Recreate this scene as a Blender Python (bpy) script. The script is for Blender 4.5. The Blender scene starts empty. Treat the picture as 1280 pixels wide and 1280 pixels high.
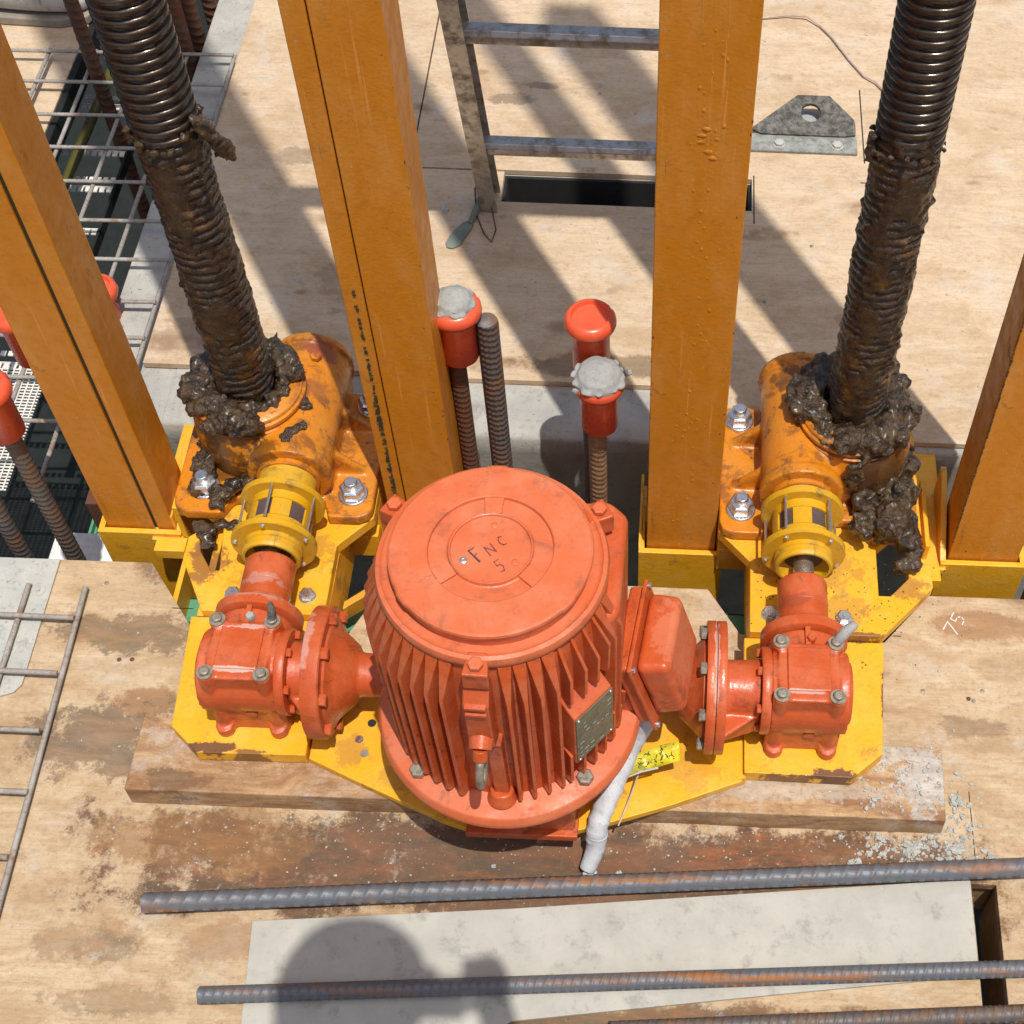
import bpy, bmesh, math, random
from mathutils import Vector, Matrix, noise
random.seed(7)
sc = bpy.context.scene
R_ = math.radians
PI = math.pi

# ------------------------------------------------------------------ camera
cd = bpy.data.cameras.new('camera'); cam = bpy.data.objects.new('camera', cd)
sc.collection.objects.link(cam); sc.camera = cam
cx = (0.99924894, 0.03225522, 0.0214745)
cy = (0.03873109, -0.81410797, -0.57942049)
cz = (-0.00120677, 0.57981705, -0.81474581)
m3 = Matrix((cx, [-v for v in cy], [-v for v in cz])).transposed()
cam.matrix_world = Matrix.Translation((0, 0, 2.1)) @ m3.to_4x4()
cd.sensor_fit = 'HORIZONTAL'; cd.sensor_width = 36
cd.lens = 36 * 1859.75 / 1280
cd.shift_x = -(826.7 - 640) / 1280
cd.clip_start = 0.05; cd.clip_end = 200
# ------------------------------------------------------------------ world, sun, exposure
SD = Vector((-0.155, 0.265, -1.0)).normalized()          # direction the light travels
w = bpy.data.worlds.new('World'); sc.world = w; w.use_nodes = True
nt = w.node_tree
sky = nt.nodes.new('ShaderNodeTexSky'); sky.sky_type = 'NISHITA'; sky.sun_disc = False
sky.air_density = 1.0; sky.dust_density = 3.0; sky.ozone_density = .6
sky.sun_elevation = math.asin(-SD.z)
sky.sun_rotation = math.atan2(-SD.x, -SD.y)
bg = nt.nodes['Background']; bg.inputs[1].default_value = 0.135
nt.links.new(sky.outputs[0], bg.inputs[0])
sl = bpy.data.lights.new('sun', 'SUN'); sl.energy = 4.3; sl.angle = R_(0.53); sl.color = (1.0, 0.96, 0.89)
sun = bpy.data.objects.new('sun', sl); sc.collection.objects.link(sun)
sun.rotation_euler = SD.to_track_quat('-Z', 'Y').to_euler(); sun.location = (1, -2, 6)
sc.view_settings.view_transform = 'Standard'; sc.view_settings.look = 'None'
sc.view_settings.exposure = -0.15; sc.view_settings.gamma = 1.0
sc.view_settings.use_curve_mapping = False
sc.render.engine = 'CYCLES'

# ------------------------------------------------------------------ material helpers
class G:
    def __init__(s, name):
        s.m = bpy.data.materials.new(name); s.m.use_nodes = True
        s.t = s.m.node_tree; s.b = s.t.nodes['Principled BSDF']
        s.geo = s.t.nodes.new('ShaderNodeNewGeometry'); s.tc = s.t.nodes.new('ShaderNodeTexCoord')
    def n(s, k, **kw):
        o = s.t.nodes.new(k)
        for a, v in kw.items(): setattr(o, a, v)
        return o
    def l(s, a, b): s.t.links.new(a, b)
    def map(s, scale=(1, 1, 1), world=False, rot=0, loc=(0, 0, 0)):
        mp = s.n('ShaderNodeMapping'); mp.inputs['Scale'].default_value = scale
        mp.inputs['Rotation'].default_value = (0, 0, rot); mp.inputs['Location'].default_value = loc
        s.l(s.geo.outputs['Position'] if world else s.tc.outputs['Object'], mp.inputs['Vector'])
        return mp.outputs[0]
    def noise(s, vec, scale, detail=4, rough=.6, dist=0.0, color=False):
        o = s.n('ShaderNodeTexNoise'); s.l(vec, o.inputs['Vector'])
        o.inputs['Scale'].default_value = scale; o.inputs['Detail'].default_value = detail
        o.inputs['Roughness'].default_value = rough; o.inputs['Distortion'].default_value = dist
        return o.outputs['Color' if color else 'Fac']
    def vor(s, vec, scale, feature='F1'):
        o = s.n('ShaderNodeTexVoronoi', feature=feature); s.l(vec, o.inputs['Vector']); o.inputs['Scale'].default_value = scale
        return o.outputs['Distance']
    def rng(s, v, a, b, c=0., d=1.):
        o = s.n('ShaderNodeMapRange', interpolation_type='SMOOTHSTEP'); s.l(v, o.inputs[0])
        for i, x in enumerate((a, b, c, d)): o.inputs[i + 1].default_value = x
        return o.outputs[0]
    def mul(s, a, b, op='MULTIPLY'):
        o = s.n('ShaderNodeMath', operation=op)
        for i, x in enumerate((a, b)):
            if isinstance(x, (int, float)): o.inputs[i].default_value = x
            else: s.l(x, o.inputs[i])
        return o.outputs[0]
    def mix(s, f, a, b, mode='MIX'):
        o = s.n('ShaderNodeMix', data_type='RGBA', blend_type=mode)
        for i, x in ((0, f), (6, a), (7, b)):
            if isinstance(x, (int, float)): o.inputs[i].default_value = x
            elif isinstance(x, tuple): o.inputs[i].default_value = (*x, 1)
            else: s.l(x, o.inputs[i])
        return o.outputs[2]
    def bump(s, h, strength, dist=.002, prev=None):
        o = s.n('ShaderNodeBump'); o.inputs['Strength'].default_value = strength; o.inputs['Distance'].default_value = dist
        s.l(h, o.inputs['Height'])
        if prev is not None: s.l(prev, o.inputs['Normal'])
        return o.outputs[0]
    def stain(s, c, lst):
        vp = s.map((1, 1, 1), True)
        nz = s.rng(s.noise(vp, 38, 7, .75), .2, .8, -1, 1)
        for (x, y, rx, ry, col, st) in lst:
            sub = s.n('ShaderNodeVectorMath', operation='SUBTRACT'); s.l(s.geo.outputs['Position'], sub.inputs[0]); sub.inputs[1].default_value = (x, y, 0)
            mu = s.n('ShaderNodeVectorMath', operation='MULTIPLY'); s.l(sub.outputs[0], mu.inputs[0]); mu.inputs[1].default_value = (1 / rx, 1 / ry, 0)
            le = s.n('ShaderNodeVectorMath', operation='LENGTH'); s.l(mu.outputs[0], le.inputs[0])
            d = s.mul(le.outputs['Value'], s.mul(nz, .7), 'ADD')
            c = s.mix(s.mul(s.rng(d, .75, 1.05, 1, 0), st), c, col)
        return c
    def done(s, col, rough=.5, metal=0., nor=None, spec=None, coat=0.):
        for k, v in (('Base Color', col), ('Roughness', rough), ('Metallic', metal)):
            i = s.b.inputs[k]
            if isinstance(v, tuple): i.default_value = (*v, 1)
            elif isinstance(v, (int, float)): i.default_value = v
            else: s.l(v, i)
        if nor is not None: s.l(nor, s.b.inputs['Normal'])
        if spec is not None: s.b.inputs['Specular IOR Level'].default_value = spec
        if coat: s.b.inputs['Coat Weight'].default_value = coat; s.b.inputs['Coat Roughness'].default_value = .25
        return s.m

def paint(name, base, faded, chip, dirt=(.12, .07, .04), rough=.42, chips=.68, dirts=.60, bs=.25, pit=1.0, edge=0.0, edgec=None, st=(1, 1, 1), stains=()):
    """weathered paint: fading patches, grime, chips and orange-peel relief"""
    g = G(name); v = g.map((1, 1, 1)); vs_ = g.map(st)
    col = g.mix(g.rng(g.noise(vs_, 14, 5, .65), .42, .68), base, faded)
    col = g.mix(g.mul(g.rng(g.noise(v, 60, 4, .7), .45, .75), .35), col, tuple(c * .62 for c in base))
    dm = g.rng(g.noise(v, 23, 7, .75, .5), dirts, dirts + .12)
    col = g.mix(g.mul(dm, .6), col, dirt)
    sp = g.rng(g.noise(v, 260, 3, .7), .66, .72)
    col = g.mix(g.mul(sp, .5), col, dirt)
    cm = g.rng(g.noise(v, 48, 6, .72, .3), chips, chips + .015)
    col = g.mix(cm, col, chip)
    if edge:
        bv = g.n('ShaderNodeBevel'); bv.samples = 3; bv.inputs['Radius'].default_value = .007
        dp = g.n('ShaderNodeVectorMath', operation='DOT_PRODUCT'); g.l(bv.outputs[0], dp.inputs[0]); g.l(g.geo.outputs['True Normal'], dp.inputs[1])
        em = g.mul(g.rng(dp.outputs['Value'], .86, .985, 1, 0), g.rng(g.noise(v, 26, 7, .75), .47, .54))
        col = g.mix(g.mul(em, edge), col, edgec or chip)
    col = g.stain(col, stains)
    if st != (1, 1, 1):     # long members: scuffs and scratches along their length, specks of cement
        sc1 = g.rng(g.noise(g.map((90, 90, 2.2)), 1.6, 5, .7), .60, .70)
        col = g.mix(g.mul(sc1, .45), col, tuple(min(1, c * 1.25 + .05) for c in faded))
        sc2 = g.rng(g.noise(g.map((60, 60, 3.5), loc=(4, 4, 4)), 1.5, 6, .75), .64, .70)
        col = g.mix(g.mul(sc2, .55), col, dirt)
        cs = g.rng(g.noise(g.map((1, 1, 1), loc=(7, 1, 3)), 75, 4, .75), .685, .70)
        col = g.mix(g.mul(cs, .7), col, (.42, .36, .27))
    h = g.mul(g.noise(v, 180, 4, .6), g.mul(cm, -.6), 'ADD')
    nrm = g.bump(h, bs * pit, .0015)
    r = g.mul(g.rng(g.noise(v, 30, 4), .3, .7, rough - .1, rough + .18), g.mul(dm, .2), 'ADD')
    return g.done(col, r, 0., nrm)

def metal(name, col, col2, rough=.35, met=.9, sc_=60, bs=.2):
    g = G(name); v = g.map()
    n_ = g.noise(v, sc_, 5, .7)
    c = g.mix(g.rng(n_, .42, .66), col, col2)
    return g.done(c, g.rng(n_, .35, .7, rough, min(1, rough + .3)), met, g.bump(g.noise(v, sc_ * 4, 3), bs, .001))

def rusty(name, steel, rust, amt=.5, sc_=40, met=.35, rough=.6, bs=.5, dust=None, st=(1, 1, 1)):
    g = G(name); v = g.map(st)
    k = g.rng(g.noise(v, sc_, 6, .75), amt - .08, amt + .08)
    c = g.mix(k, steel, rust)
    c = g.mix(g.mul(g.rng(g.noise(v, sc_ * 5, 3, .7), .5, .75), .5), c, tuple(x * .4 for x in rust))
    if dust: c = g.mix(g.mul(g.rng(g.noise(v, sc_ * .6, 6, .8), .5, .62), .8), c, dust)
    return g.done(c, g.mul(g.mul(k, .25), rough, 'ADD'), g.mul(g.mul(k, -met), met, 'ADD'), g.bump(g.noise(v, sc_ * 6, 4, .7), bs, .0012))

def wood(name, light, dark, grain=(3, 60, 60), stains=(), world=True, patch=.5, rough=.75, specks=True, knots=True, rotg=0, dustc=(.50, .45, .38)):
    g = G(name)
    v = g.map(grain, world, rotg); vp = g.map((1, 1, 1), world)
    warp = g.noise(g.map((1.2, 3.2, 3.2), world, rotg), 2.2, 3, .5)
    add = g.n('ShaderNodeVectorMath', operation='MULTIPLY_ADD'); g.l(g.noise(g.map((1, 2, 2), world), 3, 3, .5, color=True), add.inputs[0])
    add.inputs[1].default_value = (0, 9, 9); g.l(v, add.inputs[2])
    gr = g.noise(add.outputs[0], 1.0, 6, .62)
    fine = g.noise(g.map((12, 320, 320), world, rotg), 1., 3, .6)
    c = g.mix(g.rng(gr, .30, .70), dark, light)
    c = g.mix(g.mul(g.rng(fine, .45, .72), .28), c, tuple(x * .6 for x in dark))
    # weathering blotches
    c = g.mix(g.mul(g.rng(g.noise(g.map((.8, 1.5, 1.5), world), 5.5, 10, .82, .4), .44, .64), patch), c, (dark[0] * .72, dark[1] * .64, dark[2] * .55))
    c = g.mix(g.mul(g.rng(g.noise(g.map((1.6, 5, 5), world), 7, 10, .85, .3), .55, .68), patch * .8), c, (dark[0] * .42, dark[1] * .36, dark[2] * .33))
    c = g.mix(g.mul(g.rng(g.noise(vp, 9, 6, .7, .3), .52, .7), .55), c, dustc)
    if knots:
        kv = g.vor(g.map((1.7, 5.5, 1), world, rotg), 1.25)
        kn = g.mul(g.rng(kv, .10, .20, 1, 0), g.rng(g.noise(vp, 22, 4, .6), .35, .6))
        c = g.mix(g.mul(kn, .75), c, (dark[0] * .45, dark[1] * .36, dark[2] * .3))
    for (sx, sy, rx, ry, col, st, ns, wob) in stains:
        sub = g.n('ShaderNodeVectorMath', operation='SUBTRACT'); g.l(g.geo.outputs['Position'], sub.inputs[0]); sub.inputs[1].default_value = (sx, sy, 0)
        mu = g.n('ShaderNodeVectorMath', operation='MULTIPLY'); g.l(sub.outputs[0], mu.inputs[0]); mu.inputs[1].default_value = (1 / rx, 1 / ry, 0)
        if len(st) > 1:   # box-like stain
            ab = g.n('ShaderNodeVectorMath', operation='ABSOLUTE'); g.l(mu.outputs[0], ab.inputs[0])
            sp_ = g.n('ShaderNodeSeparateXYZ'); g.l(ab.outputs[0], sp_.inputs[0])
            d = g.mul(sp_.outputs[0], sp_.outputs[1], 'MAXIMUM')
        else:
            le = g.n('ShaderNodeVectorMath', operation='LENGTH'); g.l(mu.outputs[0], le.inputs[0]); d = le.outputs['Value']
        d = g.mul(d, g.mul(g.rng(g.noise(vp, ns * 1.2, 9, .80), .2, .8, -1, 1), wob * 1.25), 'ADD')
        k = g.mul(g.rng(d, .74, 1.12, 1, 0), st[0])
        tint = g.mix(g.rng(g.noise(g.map((2, 7, 7), world), 3.2, 6, .75, .9), .35, .62), col, (col[0] * .34 + .012, col[1] * .5 + .012, col[2] * .6 + .010) if col[0] < .3 else tuple(q * .72 for q in col))
        tint = g.mix(g.mul(g.rng(g.noise(g.map((3, 8, 8), world, loc=(5, 2, 0)), 3.5, 6, .75, 1.2), .52, .70), .8), tint, (col[0] * 1.5, col[1] * 1.25, col[2]) if col[0] < .3 else tuple(min(.62, q * 1.15) for q in col))
        c = g.mix(k, c, tint)
    c = g.mix(g.mul(g.rng(g.noise(g.map((1, 1.6, 1), world, loc=(9, 4, 2)), 34, 7, .8), .50, .72), .45 * min(1, patch * 1.6)), c, (dark[0] * .5, dark[1] * .43, dark[2] * .38))
    c = g.mix(g.mul(g.rng(g.noise(g.map((1, 1, 1), world, loc=(2, 8, 5)), 17, 7, .8), .57, .68), .5 * min(1, patch * 1.6)), c, dustc)
    mo = g.noise(g.map((1, 1.3, 1), world, loc=(3, 3, 3)), 95, 5, .8)
    c = g.mix(g.mul(g.rng(mo, .50, .66), .40 * min(1, patch * 1.5)), c, (dark[0] * .55, dark[1] * .48, dark[2] * .42))
    if patch > .5:
        vs = g.vor(g.map((1, 2.4, 1), world, loc=(.3, .7, 0)), 6.5)
        sm = g.mul(g.rng(vs, .07, .17, 1, 0), g.rng(g.noise(g.map((1, 1, 1), world, loc=(1, 1, 1)), 30, 5, .7), .42, .60))
        c = g.mix(g.mul(sm, .6), c, (dark[0] * .42, dark[1] * .36, dark[2] * .32))
    h = g.mul(gr, g.mul(fine, .5), 'ADD')
    if specks:
        s1 = g.rng(g.noise(vp, 150, 3, .7), .67, .72)
        c = g.mix(g.mul(s1, .6), c, (.05, .035, .025))
        s2 = g.rng(g.noise(g.map((1, 1, 1), world, loc=(3, 7, 1)), 190, 3, .75), .68, .72)
        c = g.mix(g.mul(s2, .8), c, (.75, .72, .66))
    n1 = g.bump(h, .35, .0012)
    n1 = g.bump(g.noise(vp, 14, 5, .7), .25, .006, n1)
    return g.done(c, rough, 0, n1, spec=.3)

def concrete(name, a, b, sc_=10, rough=.85, bs=.4, world=True, pits=.7):
    g = G(name); v = g.map((1, 1, 1), world)
    c = g.mix(g.rng(g.noise(v, sc_, 7, .7, .3), .35, .68), a, b)
    c = g.mix(g.mul(g.rng(g.noise(v, sc_ * 2.7, 6, .75), .52, .68), .6), c, tuple(x * .55 for x in a))
    c = g.mix(g.mul(g.rng(g.noise(v, sc_ * 14, 3, .7), .60, .70), pits), c, tuple(x * .35 for x in a))
    return g.done(c, rough, 0, g.bump(g.noise(v, sc_ * 12, 6, .75), bs, .003), spec=.3)

def flat(name, c, rough=.6, metal_=0, bs=.15, sc_=120, spec=None):
    g = G(name); v = g.map()
    n_ = g.noise(v, sc_ * .25, 5, .7)
    col = g.mix(g.rng(n_, .35, .7), c, tuple(x * .72 for x in c))
    return g.done(col, g.rng(n_, .3, .7, max(.05, rough - .08), rough + .1), metal_, g.bump(g.noise(v, sc_, 4), bs, .001), spec=spec)

RED = (.18, .065, .022)
ply_front_stains = [
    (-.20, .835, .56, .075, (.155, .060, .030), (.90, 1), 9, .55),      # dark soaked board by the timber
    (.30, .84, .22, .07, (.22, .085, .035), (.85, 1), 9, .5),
    (-.80, 1.09, .055, .028, (.30, .14, .05), (.75,), 14, .35),
    (-.80, 1.33, .07, .035, (.25, .12, .055), (.75,), 10, .5),
    (-.86, 1.215, .16, .035, (.24, .13, .065), (.7,), 9, .8),
    (-.84, 1.03, .12, .07, (.22, .125, .07), (.75,), 8, .8),
    (-.66, .86, .16, .05, (.30, .15, .055), (.6,), 8, .9),
    (-.50, .71, .30, .035, (.34, .17, .07), (.5,), 8, .9),
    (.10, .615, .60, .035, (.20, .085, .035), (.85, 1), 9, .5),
    (.54, 1.287, .10, .028, (.36, .19, .085), (.75,), 12, .45),
    (.50, 1.10, .06, .02, (.28, .13, .055), (.5,), 12, .6),
    (-.80, .70, .06, .03, (.27, .16, .08), (.5,), 12, .8),
    (-.74, .62, .1, .02, (.27, .16, .08), (.5,), 12, .8)]
ply_rear_stains = [
    (-.12, 1.81, .16, .03, (.26, .13, .055), (.7,), 12, .4),
    (.03, 1.835, .06, .018, (.32, .16, .07), (.7,), 12, .4),
    (-.36, 2.55, .05, .02, (.20, .13, .09), (.6,), 12, .5),
    (-.30, 2.60, .035, .012, (.20, .13, .09), (.6,), 12, .5),
    (-.78, 2.35, .05, .025, (.25, .15, .09), (.5,), 12, .6),
    (-.86, 1.86, .08, .05, (.34, .22, .14), (.5,), 12, .6),
    (.35, 1.95, .05, .02, (.32, .19, .1), (.5,), 12, .6),
    (.50, 2.45, .05, .02, (.32, .19, .1), (.5,), 12, .6),
    (-.62, 2.0, .10, .06, (.30, .19, .11), (.45,), 10, .6)]
MT = {}
MT['ply_front'] = wood('plywood_front', (.57, .44, .285), (.44, .305, .175), (2.2, 26, 26), ply_front_stains, patch=.62)
MT['ply_rear'] = wood('plywood_rear', (.64, .495, .34), (.56, .41, .26), (2.4, 22, 22), ply_rear_stains, patch=.55, dustc=(.56, .50, .43))
MT['ply_edge'] = wood('plywood_edge', (.40, .26, .14), (.24, .14, .07), (4, 30, 260), (), patch=.4, knots=False)
MT['timber'] = wood('timber_block', (.53, .35, .185), (.28, .145, .068), (3, 48, 48), [(.41, .99, .045, .06, (.56, .54, .49), (.8,), 26, .7), (.34, 1.03, .12, .03, (.56, .52, .45), (.7,), 26, .8), (.15, .96, .25, .02, (.55, .50, .42), (.5,), 30, .9), (-.66, 1.01, .12, .02, (.55, .47, .40), (.5,), 22, .7), (-.72, .94, .05, .02, (.20, .10, .05), (.6,), 22, .7)], patch=.6)
MT['concrete'] = concrete('slab_concrete', (.47, .45, .40), (.36, .345, .31), 9, bs=.5)
MT['panel'] = concrete('grey_panel', (.46, .44, .385), (.39, .375, .325), 9, .8, .15, pits=.12)
MT['galv_plate'] = concrete('galvanised_plate', (.40, .41, .38), (.50, .48, .42), 14, .5, .2)
MT['crumb'] = concrete('pale_crumbs', (.50, .50, .46), (.36, .36, .33), 60, .9, .5, world=False)
MT['cement'] = concrete('dry_cement', (.42, .425, .405), (.33, .335, .31), 40, .9, .6, world=False)
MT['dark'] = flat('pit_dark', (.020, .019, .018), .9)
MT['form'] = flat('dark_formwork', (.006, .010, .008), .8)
MT['motor'] = paint('orange_red_paint', (.50, .083, .019), (.56, .130, .048), (.34, .27, .22), (.13, .035, .018), .34, chips=.725, dirts=.55, bs=.4, stains=[
    (-.602, 1.027, .034, .004, (.66, .52, .46), .65), (-.60, 1.098, .032, .005, (.66, .52, .46), .55), (-.605, 1.20, .035, .012, (.50, .30, .24), .5), (-.58, 1.165, .05, .012, (.45, .28, .22), .5), (-.500, 1.06, .008, .05, (.66, .52, .46), .35),
    (.219, 1.027, .034, .003, (.66, .52, .46), .5), (.085, 1.06, .004, .07, (.66, .52, .46), .45), (.20, 1.20, .03, .012, (.30, .06, .025), .6), (.02, 1.03, .03, .05, (.60, .20, .10), .5)])
MT['motor_top'] = paint('orange_red_paint_faded', (.60, .132, .045), (.61, .172, .078), (.55, .42, .36), (.30, .08, .04), .46, chips=.765, dirts=.54, bs=.25)
MT['yellow'] = paint('yellow_paint', (.80, .385, .013), (.80, .43, .045), (.10, .045, .03), (.20, .095, .03), .42, chips=.69, dirts=.56, bs=.4, stains=[
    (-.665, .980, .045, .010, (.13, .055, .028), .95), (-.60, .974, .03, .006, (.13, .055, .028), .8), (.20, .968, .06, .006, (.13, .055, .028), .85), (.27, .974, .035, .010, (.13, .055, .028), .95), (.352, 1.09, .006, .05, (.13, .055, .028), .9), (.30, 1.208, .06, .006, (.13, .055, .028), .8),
    (-.455, .99, .03, .03, (.30, .16, .035), .5), (-.64, 1.26, .05, .03, (.30, .16, .035), .45), (.29, 1.25, .05, .03, (.30, .16, .035), .45), (.24, 1.33, .08, .05, (.30, .16, .035), .5), (-.60, 1.32, .08, .04, (.30, .16, .035), .5), (-.50, 1.30, .03, .03, (.30, .16, .035), .4), (.05, .98, .05, .03, (.30, .16, .035), .35),
    (-.73, 1.30, .03, .04, (.22, .09, .03), .8), (.40, 1.30, .03, .03, (.22, .09, .03), .6), (-.37, .95, .05, .02, (.30, .16, .035), .4), (.10, 1.30, .02, .06, (.30, .16, .035), .5)])
MT['coupling'] = paint('coupling_yellow', (.62, .33, .010), (.60, .35, .03), (.08, .05, .04), (.13, .08, .03), .36, chips=.69, dirts=.55, bs=.4)
MT['jack'] = paint('jack_orange', (.62, .205, .009), (.60, .225, .02), (.15, .055, .03), (.085, .035, .015), .28, chips=.64, dirts=.49, bs=.5, edge=.9, edgec=(.20, .07, .035), stains=[
    (.345, 1.455, .05, .030, (.085, .035, .010), .9), (.33, 1.43, .022, .05, (.07, .03, .010), .9), (.37, 1.48, .03, .05, (.10, .045, .012), .8), (.29, 1.47, .04, .016, (.07, .03, .010), .6),
    (-.70, 1.455, .05, .022, (.085, .035, .010), .8), (-.64, 1.43, .03, .02, (.085, .04, .012), .7), (-.58, 1.64, .03, .02, (.28, .06, .03), .8), (-.60, 1.56, .05, .02, (.22, .075, .025), .6), (.20, 1.62, .03, .03, (.09, .04, .012), .7)])
MT['beam'] = paint('beam_ochre', (.56, .195, .005), (.60, .245, .035), (.16, .09, .04), (.22, .085, .015), .42, chips=.725, dirts=.585, bs=.4, st=(1, 1, .3))
MT['beam_seam'] = flat('seam_grime', (.045, .04, .015), .8)
MT['zinc'] = metal('zinc_plated', (.78, .80, .82), (.45, .45, .44), .22, .95, 90)
MT['steel'] = metal('worn_bolt', (.36, .33, .27), (.22, .17, .12), .45, .6, 120)
MT['alu'] = metal('ladder_metal', (.50, .48, .45), (.27, .23, .18), .32, .7, 34)
MT['rebar'] = rusty('grey_rebar', (.125, .135, .150), (.30, .12, .035), .60, 42, .12, .46, .5, st=(.09, 1, 1))
MT['rebar_rust'] = rusty('rusty_rebar', (.10, .065, .045), (.13, .05, .025), .45, 30, .1, .6)
MT['rebar_brown'] = rusty('brown_rebar', (.12, .105, .10), (.17, .095, .05), .52, 30, .15, .5)
MT['rebar_tan'] = rusty('tan_rebar', (.22, .13, .07), (.32, .18, .09), .5, 30, .05, .6)
MT['mesh'] = rusty('mesh_bar', (.33, .30, .26), (.24, .15, .10), .58, 30, .2, .7, dust=(.42, .40, .36))
MT['cap'] = flat('cap_plastic', (.82, .115, .045), .30, 0, .08, 60)
MT['rubber'] = flat('coupling_rubber', (.10, .065, .06), .7)
MT['grey_cable'] = concrete('grey_conduit', (.58, .585, .60), (.44, .45, .45), 25, .6, .3, world=False) if True else flat('grey_conduit', (.52, .54, .57), .5, 0, .2, 60)
MT['label_plate'] = metal('name_plate', (.23, .24, .17), (.17, .17, .12), .35, .6, 60)
MT['ink'] = flat('marker_ink', (.09, .025, .03), .6); MT['ink_mid'] = flat('worn_marker_ink', (.20, .055, .045), .6); MT['ink_faint'] = flat('faint_marker_ink', (.36, .075, .045), .6)
MT['white_mark'] = flat('white_marking', (.72, .70, .66), .8)
MT['silver_mark'] = flat('silver_print', (.55, .56, .50), .5)
MT['green'] = paint('green_paint', (.10, .30, .17), (.15, .33, .21), (.2, .12, .08), (.06, .08, .05), .5, chips=.68, dirts=.55)
MT['olive'] = flat('olive_pipe', (.10, .085, .018), .5)
MT['white_sheet'] = flat('white_sheet', (.78, .78, .76), .8)
MT['walk'] = flat('pale_grating', (.85, .80, .72), .6)
MT['trowel'] = flat('putty_grey', (.20, .23, .18), .7)
MT['boot'] = concrete('dusty_boot_leather', (.44, .42, .38), (.54, .51, .47), 12, .8, .3, world=False)
MT['sole'] = flat('boot_sole', (.30, .26, .21), .8)
MT['wire'] = flat('pale_wire', (.55, .42, .33), .6)
MT['tape'] = paint('yellow_tape', (.62, .52, .012), (.55, .48, .05), (.25, .22, .03), (.12, .11, .02), .35, chips=.60, dirts=.55)
MT['cloth'] = flat('work_shirt', (.10, .13, .20), .85)
MT['skin'] = flat('skin', (.45, .27, .19), .6)
MT['hat'] = flat('hard_hat_shell', (.75, .74, .70), .35)
MT['trouser'] = flat('work_trousers', (.05, .06, .09), .9)
MT['lug'] = concrete('cement_crusted_steel', (.075, .07, .058), (.25, .24, .21), 75, .6, .8)
MT['lug_base'] = concrete('cement_crusted_base', (.40, .40, .37), (.20, .20, .17), 55, .8, .8)
def grease(name, thin=False):
    g = G(name); v = g.map()
    n1 = g.noise(v, 45, 6, .7, .5)
    c = g.mix(g.rng(n1, .36, .64), (.018, .009, .003), (.078, .042, .013))
    if thin: c = g.mix(g.rng(n1, .36, .6), (.009, .0045, .0015), (.042, .020, .005))
    if thin: c = g.mix(g.mul(g.rng(g.noise(v, 22, 6, .75), .52, .66), .75), c, (.17, .072, .008))
    return g.done(c, g.rng(n1, .3, .7, .10 if not thin else .12, .38), 0, g.bump(g.noise(v, 170, 6, .72), .8, .005), spec=.6, coat=.35 if not thin else .35)
MT['grease'] = grease('dark_grease')
MT['grease_thin'] = grease('thread_grease', True)
MT['thread'] = metal('oily_thread', (.085, .065, .05), (.05, .034, .022), .16, .65, 40, .15)

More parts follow.
